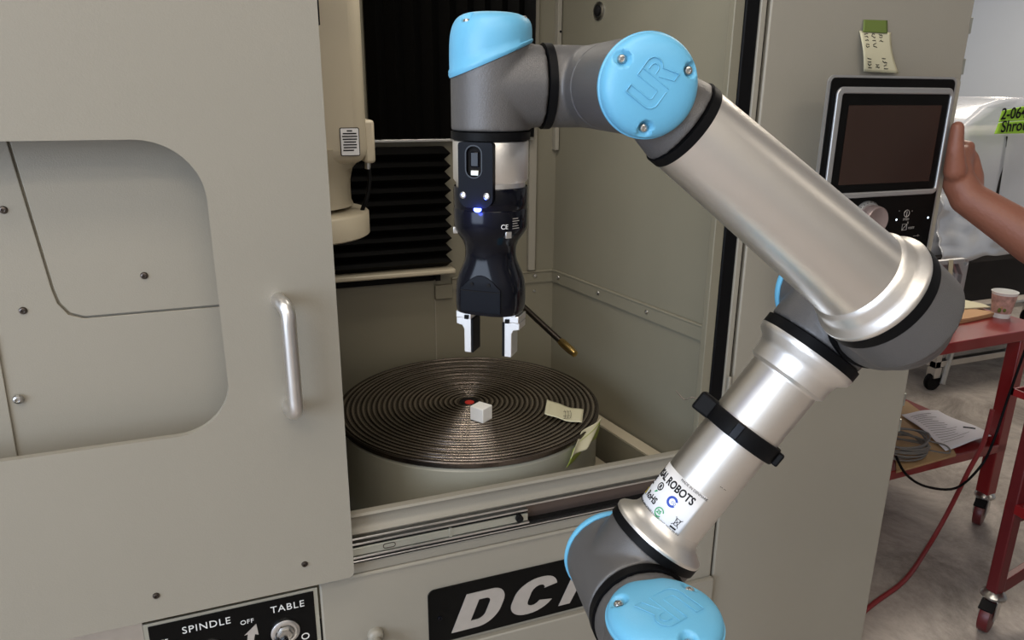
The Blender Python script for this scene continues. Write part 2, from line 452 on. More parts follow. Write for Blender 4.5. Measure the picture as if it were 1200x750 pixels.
# low tray rim on the right side of the table, set below the sill
b = MB(); rim = [W(s, 0, o) for s, o in ((-.02, .006), (.55, .006), (.55, .040), (-.02, .040))]
b.ring_loft([[V((p.x, p.y, z)) for p in rim] for z in (.755, .768)]); b.build('tray_rim', 'spindle_paint', G, bevel=.002)
b = MB(); rim = [W(s, 0, o) for s, o in ((-.02, .040), (.55, .040), (.55, .046), (-.02, .046))]
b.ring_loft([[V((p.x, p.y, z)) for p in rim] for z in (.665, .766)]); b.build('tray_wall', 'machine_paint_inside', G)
tp = W(.40, .772, .052)
MB().lathe([(.016, -.1), (.016, 0), (.014, .002), (.009, .002), (.009, -.004)], tp, (0, 0, 1), 20).build('tray_post', 'spindle_paint', G)
b = MB(); rim = [W(s, 0, o) for s, o in ((.0, .075), (.36, .075), (.36, .15), (.0, .15))]
b.ring_loft([[V((p.x, p.y, z)) for p in rim] for z in (.66, .70)]); b.build('pan_ledge', 'spindle_paint', G, bevel=.002)
# panels behind the window opening of the door, about 6 cm back
yw = 1.245; kw = yw / 1.21
K2 = lambda pts: [(a * kw, 1.6 + (c - 1.6) * kw) for a, c in pts]
plate('window_backing', K2(rrect(-.80, .11, .97, 1.66, 0)), [], XZ(yw + .012), .006, 'machine_paint', G)
plate('surround_panel', K2([(-.80, .97), (.10, .97), (.10, 1.2725), (-.216, 1.2725), (-.235, 1.280), (-.2465, 1.299), (-.2505, 1.32), (-.2715, 1.53), (-.2675, 1.65), (-.80, 1.65)]), [], XZ(yw + .005), .005, 'machine_paint', G, bevel=.001)
plate('inset_panel', K2([(-.264, 1.65), (-.268, 1.53), (-.247, 1.32), (-.243, 1.30), (-.232, 1.283), (-.214, 1.2755), (.10, 1.2755), (.10, 1.65)]), [], XZ(yw + .005), .005, 'machine_paint', G, bevel=.001)
plate('overlap_panel', K2([(-.80, .97), (-.336, .97), (-.334, 1.06), (-.329, 1.26), (-.80, 1.26)]), [], XZ(yw), .004, 'machine_paint', G, bevel=.001)
for px, py in ((4, 246), (27, 364), (169, 323)): bolt(P(px, py, y=yw), (0, -1, 0), .0056, G, 'dark_steel')
bolt(P(21, 468, y=yw - .004), (0, -1, 0), .0072, G, 'steel')
# sliding door
D = 1.17
dr = plate('sliding_door', rrect(-.86, .149, .756, 1.99, (.004, .012, .004, .004)), [rrect(-.75, -.0265, 1.079, 1.5325, (.07, .082, .088, .07), 12)[::-1]], XZ(D + .012), .012, 'machine_paint', G, bevel=.0018)
join(MB().cyl((.5, .5, .5), (.5, .5, .501), .0001).build('bolt', 'steel'), dr) if False else None
for px, py in ((357, 661), (183, 698)):
    bolt(P(px, py, y=D), (0, -1, 0), .0055, dr, 'dark_steel')
hb = MB(); a0 = P(326, 351, y=D); a1 = P(338, 473, y=D); g0 = V((.0705, 1.118, 1.287)); g1 = V((.0685, 1.118, 1.113))
hb.tube([a0 + V((0, .002, 0)), a0 + V((.001, -.02, .001)), V((.064, 1.13, 1.289)), V((.069, 1.119, 1.277)), V((.069, 1.117, 1.255)), V((.069, 1.117, 1.2)), V((.069, 1.117, 1.145)), V((.069, 1.118, 1.122)), V((.066, 1.13, 1.110)), V((.063, 1.15, 1.108)), V((.062, 1.172, 1.108))], .0115, seg=20, sub=8)
hb.build('handle', 'stainless_handle', dr, ang=80, label='bent stainless steel grab handle')
MB().b3(.149, .1515, 1.172, 1.19, 1.69, 2.0).build('dark_edge_gap', 'black_rubber', dr)  # black strip stands in for the dark gap along the door's upper edge

# name plate with three large italic letters
NP = plate('name_plate', rrect(.290, .80, .540, .667, .014), [], XZ(1.1995), .003, 'panel_black', G, bevel=.0006, label='black name plate with silver letters DCM')
for i in (0,): bolt(V((.313, 1.1965, .600)), (0, -1, 0), .005, NP, 'black_plastic')
fl = XZ(1.1962)
def letter(pts, holes, x0, z0, s=1):
    sh = lambda u, v: (x0 + u * .092 * s + v * .033, z0 + v * .083)
    plate('letter', [sh(*p) for p in pts], [[sh(*p) for p in h][::-1] for h in holes], fl, .0012, 'light_metal_print', NP)
def arc(cx, cz, rx, rz, a0, a1, n=10): return [(cx + rx * math.cos(math.radians(a0 + (a1 - a0) * i / n)), cz + rz * math.sin(math.radians(a0 + (a1 - a0) * i / n))) for i in range(n + 1)]
letter([(0, 0)] + arc(.60, .42, .40, .42, -90, 0) + arc(.60, .58, .40, .42, 0, 90) + [(0, 1)], [[(.36, .22)] + arc(.52, .36, .14, .14, -90, 0, 5) + arc(.52, .64, .14, .14, 0, 90, 5) + [(.36, .78)]], .336, .5575)
letter(arc(.56, .42, .50, .42, -20, -90, 6) + arc(.5, .42, .50, .42, -90, -180) + arc(.5, .58, .50, .42, 180, 90) + arc(.56, .58, .46, .42, 90, 20, 6) + [(.70, .66)] + arc(.56, .62, .16, .16, 20, 180, 6) + arc(.56, .38, .16, .16, 180, 340, 6), [], .452, .5575)
letter([(0, 0), (.30, 0), (.36, .55), (.62, 0), (.84, 0), (1.06, .55), (1.1, 0), (1.42, 0), (1.38, 1), (.98, 1), (.74, .42), (.46, 1), (.06, 1)], [], .572, .5575, .95)

# control plate with rotary switches
CP = plate('control_plate', rrect(-.205, .084, .43, .7295, .002), [], XZ(1.203), .003, 'zinc', G, bevel=.0006, label='black switch plate with white lettering in metal frame')
plate('switch_face', rrect(-.198, .077, .44, .7235, .001), [], XZ(1.2), .001, 'panel_black', CP)
ft = XZ(1.199)
at2 = lambda x, z: (lambda u, v, w: V((x + u, 1.199 - w, z + v)))
text('SPINDLE', .0195, at2(-.147, .6955), CP, 'white_paint', spacing=1.12)
text('TABLE', .0195, at2(.0, .6965), CP, 'white_paint', spacing=1.12)
text('OFF', .0125, at2(-.193, .684), CP, 'white_paint', spacing=1.1)
text('OFF', .0125, at2(-.0525, .6865), CP, 'white_paint', spacing=1.1)
for x in (-.180, -.036):
    plate('arrow', [(x - .012, .60), (x - .010, .64), (x - .006, .664), (x - .012, .663), (x + .010, .682), (x + .012, .658), (x + .006, .661), (x + .001, .64), (x + .000, .60)], [], ft, .0006, 'light_metal_print', CP)
for x, z in ((.022, .652), (-.105, .645)):
    sw = MB().lathe([(.0255, 0), (.0255, .004), (.022, .006), (.0175, .006), (.0175, .002)], (x, 1.199, z), (0, -1, 0), 32).build('switch_ring', 'machined_metal', CP)
    MB().lathe([(.0165, 0), (.0165, .008), (.013, .010), (.012, .014), (.006, .015)], (x, 1.199, z), (0, -1, 0), 6).build('switch_shaft', 'steel', CP)
    MB().box((x - .012, 1.183, z - .014), (.011, .014, .035), Matrix.Rotation(.9, 3, 'Y')).build('switch_lever', 'black_plastic', CP, bevel=.003)
text('O', .02, at2(.048, .624), CP, 'white_paint')
# eye bolt on the lower panel
MB().lathe([(.0155, 0), (.0155, .008), (.012, .014)], (.185, 1.2, .597), (0, -1, 0), 24).build('lug', 'machine_paint', G, ang=60)
b = MB(); b.tube([V((.185 + .021 * math.cos(t), 1.17 - .004 * math.sin(t), .577 + .021 * math.sin(t))) for t in [2 * PI * i / 24 for i in range(25)]], .0065, sub=1); b.cyl((.185, 1.19, .592), (.185, 1.168, .596), .008); b.build('eye_ring', 'machine_paint', G)

# ---- wheel head (spindle housing)
b = MB(); b.b3(-.10, .268, 1.47, 1.80, 1.462, 2.1); b.build('wheel_head', 'spindle_paint', G, bevel=.028, bseg=4)
b = MB(); b.b3(.262, .284, 1.49, 1.56, 1.462, 1.545); b.build('head_bracket', 'spindle_paint', G, bevel=.006)
b = MB(); b.lathe([(.15, .12), (.142, .09), (.128, .075), (.122, .05), (.122, .01), (.126, 0)], (.125, 1.60, 1.372), (0, 0, 1), 64); b.build('spindle_neck', 'spindle_paint', G, ang=60)
b = MB(); b.lathe([(.150, 0), (.1545, .003), (.1545, .046), (.150, .05), (.10, .052)], (.125, 1.585, 1.312), (0, 0, 1), 72); b.build('spindle_flange', 'spindle_paint', G, ang=50)
# warning plate on the wheel head
lp = plate('data_label', rrect(.213, .250, 1.479, 1.532, .003), [], XZ(1.4695), .0008, 'ink', G, label='small white label with lines of dark print')
plate('label_face', rrect(.2145, .2485, 1.4805, 1.5305, .002), [], XZ(1.4687), .0004, 'sticker_white', lp)
b = MB()
for i, (a, c) in enumerate(((.35, .65), (.12, .88), (.08, .92), (.1, .9), (.16, .84), (.12, .88), (.14, .86), (.1, .7))):
    b.b3(.2145 + .034 * a, .2145 + .034 * c, 1.4678, 1.4683, 1.5262 - i * .0052 - .0014, 1.5262 - i * .0052 + .0010)
b.build('printed_lines', 'ink', lp)
b = MB(); b.tube([P(432, 196, y=1.55), P(433, 210, y=1.545), P(431, 228, y=1.54), P(426, 242, y=1.54), P(423, 250, y=1.56)], .0045, seg=12); b.build('lubrication_hose', 'black_rubber', G)
MB().cyl(P(431, 188, y=1.55), P(431, 198, y=1.55), .006).build('hose_fitting', 'steel', G)
# coolant nozzle : long dark tube with a brass tip
n0 = P(560, 310, y=1.82); n1 = P(657, 400, y=1.50); n2 = P(674, 415, y=1.445)
nz = MB().cyl(n0, n1, .0075, seg=16).build('coolant_pipe', 'dark_steel', G)
MB().lathe([(.0085, 0), (.0098, .006), (.0098, (n2 - n1).length * .7), (.0075, (n2 - n1).length), (.004, (n2 - n1).length + .001)], n1, n2 - n1, 18).build('nozzle_tip', 'brass', nz, label='brass nozzle tip')

# ================================================================ rotary table
tc = V((.487, 1.54, .9)); TR = .305
T = thing('rotary_table', 'round magnetic grinding table with concentric grooves inside the machine', 'table', (tc.x, tc.y, .66))
b = MB(); b.lathe([(TR - .003, 0), (TR - .003, .216), (TR - .008, .2225)], (tc.x, tc.y, .663), (0, 0, 1), 128); b.build('table_body', 'table_side', T)
b = MB(); pr = [(TR - .002, -.013), (TR, -.011), (TR, -.002), (TR - .002, 0)]
r = TR - .006; pitch = .01185
while r > .035:
    pr += [(r, 0), (r - .0004, -.0014), (r - .0026, -.0014), (r - .003, 0)]; r -= pitch
pr += [(.0225, 0), (.0215, -.006)]
b.lathe(pr, (0, 0, 0), (0, 0, 1), 160)
top = b.build('grooved_top', 'chuck_top', None, ang=20)
top.parent = T; top.location = (0, 0, .9 - .66)
MB().lathe([(.0215, -.001), (.0215, -.0035), (.0205, -.0038)], tc, (0, 0, 1), 32).build('centre_bore', 'black_matt', T)
MB().lathe([(.011, -.002), (.011, .0002), (.009, .0004)], tc + V((0, -.004, 0)), (0, 0, 1), 24).build('centre_plug', 'ink_red', T, label='red plug in centre bore')
# things on it
ba = P(567, 498, z=.9); mr = Matrix.Rotation(.62, 3, 'Z')
o = MB().box((0, 0, .0165), (.034, .036, .033), None).build('foam_block', 'foam_white', None, bevel=.0015)
fv = P(566, 496.5, z=.901); cb_ = fv + Matrix.Rotation(.585, 3, 'Z') @ V((.017, .018, 0)); o.location = (cb_.x, cb_.y, .9008); o.rotation_euler = (0, 0, .585); tag(o, 'small white block standing near the centre of the grooved table', 'block')


def paper_sheet(name, cs, m, label, cat, h=lambda u, v: 0, n=12, th=.0006, group=None):
    """thin sheet spanned over four corners, lifted by h(u, v)"""
    b = MB(); g = []
    for i in range(n + 1):
        row = []
        for j in range(n + 1):
            u, v = i / n, j / n; p = cs[0] * (1 - u) * (1 - v) + cs[1] * u * (1 - v) + cs[2] * u * v + cs[3] * (1 - u) * v
            hh = h(u, v); p = p + (hh if isinstance(hh, V) else V((0, 0, hh))); row.append(b.b.verts.new(p))
        g.append(row)
    for i in range(n):
        for j in range(n): b.b.faces.new((g[i][j], g[i + 1][j], g[i + 1][j + 1], g[i][j + 1]))
    o = b.build(name, m, None, ang=60, solid=th)
    return tag(o, label, cat, group) if label else o


cs = [P(641, 473, z=.9025), P(684, 481, z=.9025), P(682, 496.5, z=.9025), P(638, 490, z=.9025)]
nt = paper_sheet('sticky_note', cs, 'sticky_yellow', 'pale yellow sticky note lying on the grooved table with pencil sketch', 'note', lambda u, v: .0105 * (1 - u) ** 3 + .003 * math.sin(u * 5) ** 2)
b = MB()
for k in range(3):
    b.tube([P(661 + k * 3.2 + 1.8 * math.cos(t), 485.5 + 5 * math.sin(t), z=.9075) for t in [-1.3 + 2.6 * i / 8 for i in range(9)]], .0004, seg=5, sub=1)
for t in (482, 487, 490): b.tube([P(660, t + .5, z=.9075), P(668, t, z=.9075)], .0004, seg=5, sub=1)
sk = b.build('pencil_sketch', 'ink'); join(sk, nt)
cs = [P(706, 488, y=1.40), P(697, 517, y=1.31), P(664, 545, y=1.27), P(676, 520, y=1.29)]
cs = [P(707, 487, z=.903), P(699, 503, z=.884), P(666, 543, z=.852), P(675, 512, z=.897)]
def drape(u, v): return V((0, 0, 0)) + V((.35, -.9, 0)) * (.010 * math.sin(PI * v) + .006 * math.sin(9 * u + 2 * v) * (v * (1 - v) * 3))
def PC(px, py, rr=.311):
    """point on an upright cylinder just outside the table rim"""
    d = ROT @ V((px - 600, -(py - 375), -867)); ox, oy = CAM.x - tc.x, CAM.y - tc.y
    a_, b_, c_ = d.x ** 2 + d.y ** 2, 2 * (ox * d.x + oy * d.y), ox * ox + oy * oy - rr * rr
    return CAM + d * ((-b_ - math.sqrt(max(0, b_ * b_ - 4 * a_ * c_))) / (2 * a_))
n2_ = paper_sheet('hanging_note', [P(703, 494, z=.902), PC(699, 513, .309), PC(663, 548, .312), PC(672, 527, .312)], 'sticky_green', 'green backed folded note hanging over the edge of the round table', 'note', lambda u, v: V((.3, -.8, 0)) * .003 * math.sin(6 * v + 3 * u))
ov = paper_sheet('folded_face', [P(706, 488, z=.905), PC(687, 526, .318), PC(668, 537, .320), P(683, 506, z=.904)], 'sticky_yellow', None, None, lambda u, v: V((.3, -.8, 0)) * .004 * math.sin(5 * v + 2 * u))
join(ov, n2_); ov['label'] = 'pale yellow folded face'

# ================================================================ robot arm
B = V((.3857, .5478, 1.0293)); n = V((.1794, .9838, 0)); h = V((.9838, -.1794, 0)); Z = V((0, 0, 1))
u = V((.5848, -.1066, .8041)); v = V((-.7907, .1442, .595))
S = V((.4088, .6745, 1.0293)); E = V((.6576, .6291, 1.3715)); E2 = V((.6343, .5014, 1.3715)); Wr = V((.3246, .5579, 1.6046)); W2 = V((.3476, .684, 1.6046)); W3 = V((.2472, .7023, 1.6046))
R = thing('industrial_robot', 'grey and silver six-axis robot arm with light blue joint caps', 'robot', (B.x, B.y, 0))


def organic(name, parts, vox=.0022, it=10, m='robot_grey'):
    b = MB()
    for p in parts: p(b)
    o = b.build(name, m, R, smooth=True)
    md = o.modifiers.new('r', 'REMESH'); md.mode = 'VOXEL'; md.voxel_size = vox; md.use_smooth_shade = True
    md = o.modifiers.new('s', 'SMOOTH'); md.factor = .5; md.iterations = it
    return o


def cy(p0, p1, r0, r1=None): return lambda b: b.cyl(p0, p1, r0, r1, 64)
def lt(pr, o, ax): return lambda b: b.lathe(pr, o, ax, 64)


def ringo(name, o, ax, r, h0, h1, m='black_rubber', parent=None, label=None):
    """a short band around a joint"""
    e = .0012
    return MB().lathe([(r - .004, h0), (r, h0 + e * .4), (r, h1 - e * .4), (r - .004, h1)], o, ax, 96).build(name, m, parent or R, label=label)


# base column and shoulder-pan housing
organic('shoulder_housing', [cy(B - Z * .095, B + Z * .038, .0615), cy(B, B + n * .062, .0575), lambda b: b.sphere(B, .060)], .0024, 12)
ringo('joint_ring', B - Z * .105, Z, .0605, 0, .011)
MB().lathe([(.0745, -.165), (.0745, -.157), (.066, -.150), (.062, -.105), (.060, -.103)], B, Z, 72).build('base_housing', 'robot_grey', R, ang=40)
MB().lathe([(.060, -.103), (.060, -.1)], B, Z, 48).build('base_collar', 'aluminium', R)
# shoulder-lift housing (lower end of the upper arm)
organic('upper_arm_housing', [cy(S - n * .052, S + n * .050, .0585), cy(S, S + u * .060, .0578), lambda b: b.sphere(S, .0575)], .0024, 12)
ringo('joint_ring', B + n * .061, n, .0595, 0, .012)
ringo('joint_ring', S + u * .058, u, .0600, 0, .0115)
# elbow
organic('elbow_housing', [cy(E - n * .052, E + n * .050, .0585), cy(E, E - u * .060, .0578), lambda b: b.sphere(E, .0575)], .0024, 12)
ringo('joint_ring', E - u * .073, u, .0600, 0, .0125)
ringo('joint_ring', E - n * .064, n, .0595, 0, .012)
bc = E2 + v * .033 + n * .015
organic('forearm_housing', [cy(E2 + n * .064, E2 + n * .030 + v * .014, .0578, .0515), cy(E2 + v * .028, E2 + v * .074, .0555, .0568), lambda b: b.sphere(bc, .0520), lambda b: b.sphere(E2 + n * .034 + v * .012, .0525)], .0024, 14)
ringo('joint_ring', E2 + v * .072, v, .0582, 0, .0125)
# tubes and flanges
MB().lathe([(.0598, .0695), (.0602, .0725), (.0590, .0745), (.0500, .0805), (.0455, .0850), (.0432, .0895), (.0421, .096)], S, u, 96).build('tube_flange', 'aluminium', R, ang=40)
MB().lathe([(.0420, .094), (.0420, .312)], S, u, 96).build('upper_arm_tube', 'aluminium_tube', R)
MB().lathe([(.0421, .310), (.0425, .312), (.0480, .316), (.0485, .330), (.0505, .338), (.0590, .3450), (.0600, .350), (.0596, .3535)], S, u, 96).build('tube_flange', 'aluminium', R, ang=40)
L = (Wr - E2).length
MB().lathe([(.0578, .084), (.0584, .087), (.0578, .090), (.0530, .094), (.0510, .099), (.0505, .107), (.0490, .110), (.0468, .112)], E2, v, 96).build('tube_flange', 'aluminium', R, ang=40)
MB().lathe([(.0468, .108), (.0385, L - .0555)], E2, v, 96).build('forearm_tube', 'aluminium_tube', R)
ringo('joint_ring', Wr - v * .0565, v, .0395, 0, .009)
# wrist 1, 2, 3
organic('wrist_housing', [cy(Wr - n * .032 - h * .0045, Wr + n * .066, .0385, .0393), cy(Wr + n * .003, Wr - v * .049, .028, .0385), lambda b: b.sphere(Wr, .036)], .0018, 12)
ringo('joint_seam', Wr + n * .0655, n, .0385, 0, .0025)
organic('wrist_housing', [cy(Wr + n * .068, W2 + n * .03, .0393), cy(W2, W2 - h * .050, .0385), lambda b: b.sphere(W2, .0385)], .0018, 12)
ringo('joint_ring', W2 - h * .0525, h, .0400, 0, .0085)
# wrist 3 with a slanted top
b = MB(); sl = lambda p: .026 + .4 * (p - W3).dot(h)
seg = 64; r3 = .0383; base = [W3 + h * r3 * math.cos(t) + n * r3 * math.sin(t) for t in [2 * PI * i / seg for i in range(seg)]]
b.ring_loft([[p + Z * (-.041) for p in base], [p for p in base], [p + Z * sl(p) for p in base]])
def w3a(bb):
    bb.ring_loft([[p + Z * (-.041) for p in base], [p for p in base], [p + Z * sl(p) for p in base]])
b.b.free()
organic('wrist_housing', [w3a, cy(W3, W2 - h * .053, .0385), ], .0018, 10)
ringo('joint_ring', W3 - Z * .0495, Z, .0388, 0, .0082)


def cap(o, ax, Rr, H, xref, ang0, mscale=1, slant=None, p=2.7, screws=3, pk=.52):
    """domed joint cap with three pocketed screws and a faint engraved monogram"""
    a = V(ax).normalized(); x = (V(xref) - a * V(xref).dot(a)).normalized(); y = a.cross(x)
    sp = [(Rr * .80 * math.cos(ang0 + 2 * PI * k / 3), Rr * .80 * math.sin(ang0 + 2 * PI * k / 3)) for k in range(screws)]
    rs = Rr * .125; zp = H * pk
    b = MB(); NA, NR = 144, 44; rings = []

    def pt(r, t, z):
        px, py = r * math.cos(t), r * math.sin(t)
        if slant: z = z + slant(px, py) * (1 - z / H)
        return V(o) + x * px + y * py + a * z
    rings.append([pt(Rr * 1.00, 2 * PI * i / NA, -.002) for i in range(NA)])
    rings.append([pt(Rr * 1.025, 2 * PI * i / NA, 0) for i in range(NA)])
    rings.append([pt(Rr * 1.025, 2 * PI * i / NA, .0025) for i in range(NA)])
    for k in range(NR):
        al = PI / 2 * (k + .01) / NR; r = Rr * math.cos(al) ** (2 / p); z = .003 + (H - .003) * math.sin(al) ** (2 / p); row = []
        for i in range(NA):
            t = 2 * PI * i / NA; px, py = r * math.cos(t), r * math.sin(t); zz = z
            for sx, sy in sp:
                l = math.hypot(sx, sy); ux, uy = sx / l, sy / l; du = (px - sx) * ux + (py - sy) * uy; dv = abs(-(px - sx) * uy + (py - sy) * ux)
                dist = math.hypot(du, dv) if du < 0 else math.hypot(du * .45, dv)
                if (px * ux + py * uy) > 0 and dist < rs * 1.25:
                    f = min(1, max(0, (rs * 1.25 - dist) / (rs * .35))); zz = zz * (1 - f) + min(zz, zp) * f
            row.append(pt(r, t, zz))
        rings.append(row)
    b.ring_loft(rings)
    c = b.build('joint_cap', 'cap_blue', R, ang=50, label='light blue plastic cap')
    for sx, sy in sp:
        zz = zp if not slant else zp + slant(sx, sy) * (1 - zp / H)
        bolt(V(o) + x * sx + y * sy + a * (zz + .0003), a, rs * .72, c, 'steel', 'screw')
    return c, x, y, a


def emblem(c, o, x, y, a, s, z, rot):
    """raised outline of an angular U and R joined into one sign"""
    ca, sa = math.cos(rot), math.sin(rot)
    def q(px, py): return V(o) + x * (s * (px * ca - py * sa)) + y * (s * (px * sa + py * ca)) + a * z
    def rad(cx, cy, r, a0, a1): return [(cx + r * math.cos(math.radians(a0 + (a1 - a0) * i / 8)), cy + r * math.sin(math.radians(a0 + (a1 - a0) * i / 8))) for i in range(9)]
    paths = [[(-1, 1), (-1, -.1)] + rad(-.55, -.15, .45, 180, 270)[1:] + [(.1, -.6)],
             [(-.62, 1), (-.62, -.05)] + rad(-.48, -.08, .14, 180, 270) + [(-.1, -.22), (-.1, 1)],
             [(-1, 1), (-.62, 1)], [(-.1, 1), (.28, 1)], [(.28, -.6), (.28, 1)],
             [(.28, 1), (.6, 1)] + rad(.62, .58, .42, 90, -60) + [(1.1, -.6), (.72, -.6), (.42, .12)],
             [(.42, .32), (.58, .32)] + rad(.60, .52, .2, -80, 90) + [(.42, .72)]]
    b = MB()
    for p in paths: b.tube([q(*k) for k in p], .00045, seg=6, sub=1)
    b.build('emblem', 'cap_blue', c)


# wrist-1 cap, facing the camera
co = Wr - n * .032 - h * .0045; c, x, y, a = cap(co, -n, .0392, .0185, h, math.radians(142), p=3.0); emblem(c, co, x, y, a, .0165, .0185, .95)
# base cap, facing up
co = B + Z * .038; c, x, y, a = cap(co, Z, .0605, .024, V((1, 0, 0)), math.radians(-95)); emblem(c, co, x, y, a, .027, .0240, .25 + PI)
# shoulder-lift and elbow caps on the far side
cap(S + n * .050, n, .0590, .020, h, .6); cap(E + n * .050, n, .0590, .020, h, .6)
# wrist-2 cap (behind wrist 1)
cap(W2 + h * .036, h, .0392, .018, n, .6)
# wrist-3 cap : slanted skirt, seen on top
cap(W3 + Z * .0255, Z, .0392, .0400, h, math.radians(-22), slant=lambda px, py: .40 * px, p=4.2, pk=.80)

# rating sticker wrapped round the upper arm
e1 = V((-.6238, -.6927, .3619)); e2 = V((.5184, -.7133, -.4717)); rt = .0420
def SU(s0, phi0, off=.0):
    return lambda uu, vv, ww: (lambda ph: S + u * (s0 + vv) + (e1 * math.cos(ph) + e2 * math.sin(ph)) * (rt + off + ww))(phi0 + uu / rt)
fs = SU(0, 0); d2 = math.radians
b = MB(); ph0, ph1 = d2(-135), d2(25); rows = []
N = 40
out = [fs(rt * (ph0 + (ph1 - ph0) * i / N), .091, .0002) for i in range(N + 1)]; inn = [fs(rt * (ph0 + (ph1 - ph0) * i / N), .150, .0002) for i in range(N + 1)]
vo = [b.b.verts.new(p) for p in out]; vi = [b.b.verts.new(p) for p in inn]
for i in range(N): b.b.faces.new((vo[i], vo[i + 1], vi[i + 1], vi[i]))
st = b.build('rating_sticker', 'sticker_white', R, ang=60, solid=.0003, label='white rating sticker reading UNIVERSAL ROBOTS with conformity marks')
def onst(s, size, phi_end, z, m='ink', **k):
    return text(s, size, SU(z, 0, .0005), st, m, ex=.0002, **k)
def stx(s, size, phi, z, m='ink', **k): return text(s, size, SU(z, d2(phi), .0005), st, m, ex=.0002, **k)
stx('UNIVERSAL ROBOTS', .0135, -122, .1315, offset=.0004, sx=.79)
stx('MADE IN DENMARK', .0042, -25, .1460)
stx('RoHS', .0115, -66, .1025, offset=.0003, sx=.85)
b = MB()
def sprism(pts, phi, z, m, name='mark', hole=None):
    f = SU(z, d2(phi), .0005); bb = bmesh.new()
    return plate(name, pts, [hole[::-1]] if hole else [], f, .0002, m, st)
circ = lambda r, nn=20, a0=0, a1=360: [(r * math.cos(d2(a0 + (a1 - a0) * i / nn)), r * math.sin(d2(a0 + (a1 - a0) * i / nn))) for i in range(nn)]
def cring(r0, r1, a0, a1, nn=18): return [(r0 * math.cos(d2(a0 + (a1 - a0) * i / nn)), r0 * math.sin(d2(a0 + (a1 - a0) * i / nn))) for i in range(nn + 1)] + [(r1 * math.cos(d2(a1 - (a1 - a0) * i / nn)), r1 * math.sin(d2(a1 - (a1 - a0) * i / nn))) for i in range(nn + 1)]
sprism(circ(.0052), -48, .1235, 'ink', hole=circ(.0038)); stx('R', .007, -50.5, .1210, offset=.0003)
sprism(cring(.0068, .0040, 30, 330), -14, .1205, 'ink_blue'); stx('CQ', .004, -15, .1190, 'ink_blue')
sprism([(-.006, -.005), (.006, -.005), (0, .0065)], -80, .1060, 'ink'); sprism([(-.0045, -.004), (.0045, -.004), (0, .0045)], -80, .1060, 'ink_yellow') if False else None
f = SU(.1060, d2(-80), .0008); plate('mark', [(-.0046, -.0041), (.0046, -.0041), (0, .0047)], [], f, .0002, 'ink_yellow', st); f = SU(.1060, d2(-80), .0011); plate('mark', [(-.0008, -.003), (.0008, -.003), (.0008, .002), (-.0008, .002)], [], f, .0002, 'ink', st)
sprism([(0, 0), (.003, .001), (.0052, .004), (.002, .0036)], -53, .1135, 'ink_green')
sprism(cring(.0058, .0046, 20, 320), -20, .1010, 'ink_green'); stx('25', .006, -24.5, .0990, 'ink_green', offset=.0002); 
stx('FOSHAN', .0022, -23, .0935, 'ink_green')
# crossed-out bin
fb = SU(.1055, d2(11), .0005)
def ln(x0, z0, x1, z1, wd=.0007):
    dx, dz = x1 - x0, z1 - z0; L_ = math.hypot(dx, dz); a_, b_ = -dz / L_ * wd / 2, dx / L_ * wd / 2
    plate('mark', [(x0 - a_, z0 - b_), (x1 - a_, z1 - b_), (x1 + a_, z1 + b_), (x0 + a_, z0 + b_)], [], fb, .0002, 'ink', st)
for s_ in ((-.0032, .004, .0034, .004), (-.003, .004, -.0018, -.004), (.003, .004, .0018, -.004), (-.0018, -.004, .0018, -.004), (-.0045, .0055, .0045, -.0055), (.0045, .0055, -.0045, -.0055)): ln(*s_)
fb = SU(.0975, d2(11), .0005); ln(-.004, 0, .004, 0, .002)
stx('ENERGIVEJ 25 DK 5260 ODENSE S COMPLIANT WITH EN ISO', .0032, -92, .0935)
stx('PE', .010, -88, .1215, offset=.0002); stx('UN:00026', .0034, -92, .1165)
# tiny etched line on the tube
text('-- --', .006, SU(.168, d2(28), .0002), R, 'ink', 'etched_mark', ex=.0001)
text('~ >', .006, lambda uu, vv, ww: E2 + v * (L - .088 + vv) + (lambda ph, rr: ((-n).lerp(Z - v * v.z, .25).normalized() * math.cos(ph) + v.cross(-n).normalized() * math.sin(ph)) * rr)(.5 + uu / .04, .0402 + ww), R, 'ink', 'etched_mark', ex=.0001) if False else None

# hook-and-loop strap round the upper arm : top-level, wrapped on it
K = thing('cable_strap', 'black plastic strap clamped round the silver upper arm tube', 'strap', S + u * .226)
su = u.lerp(e2, .0).normalized()
b = MB(); b.lathe([(.0421, -.0105), (.0475, -.0105), (.0484, -.008), (.0484, .008), (.0475, .0105), (.0421, .0105)], S + u * .232, u, 96, cap=False)
b.build('band', 'black_rubber', K)
kb = S + u * .232 - e2 * .052
b = MB(); b.box(S + u * .232 - e2 * .050 + e1 * .010, (.024, .034, .024), Matrix((e2, e1, u)).transposed()); b.build('clasp', 'black_rubber', K, bevel=.003)
b = MB(); b.box(S + u * .232 + e1 * .0485 - e2 * .004, (.010, .006, .019), Matrix((e2, e1, u)).transposed()); b.build('buckle', 'black_plastic', K, bevel=.001)
b = MB(); b.box(S + u * .232 + e2 * .0505 + e1 * .004, (.008, .016, .0165), Matrix((e2, e1, u)).transposed()); b.build('end_tab', 'black_rubber', K, bevel=.002)
k0 = S + u * .232 - e2 * .055
b = MB(); b.tube([k0, k0 - e2 * .014 - u * .004, k0 - e2 * .020 - u * .012, k0 - e2 * .034 - u * .010], .0006, seg=6); b.build('loose_thread', 'dark_steel', K)

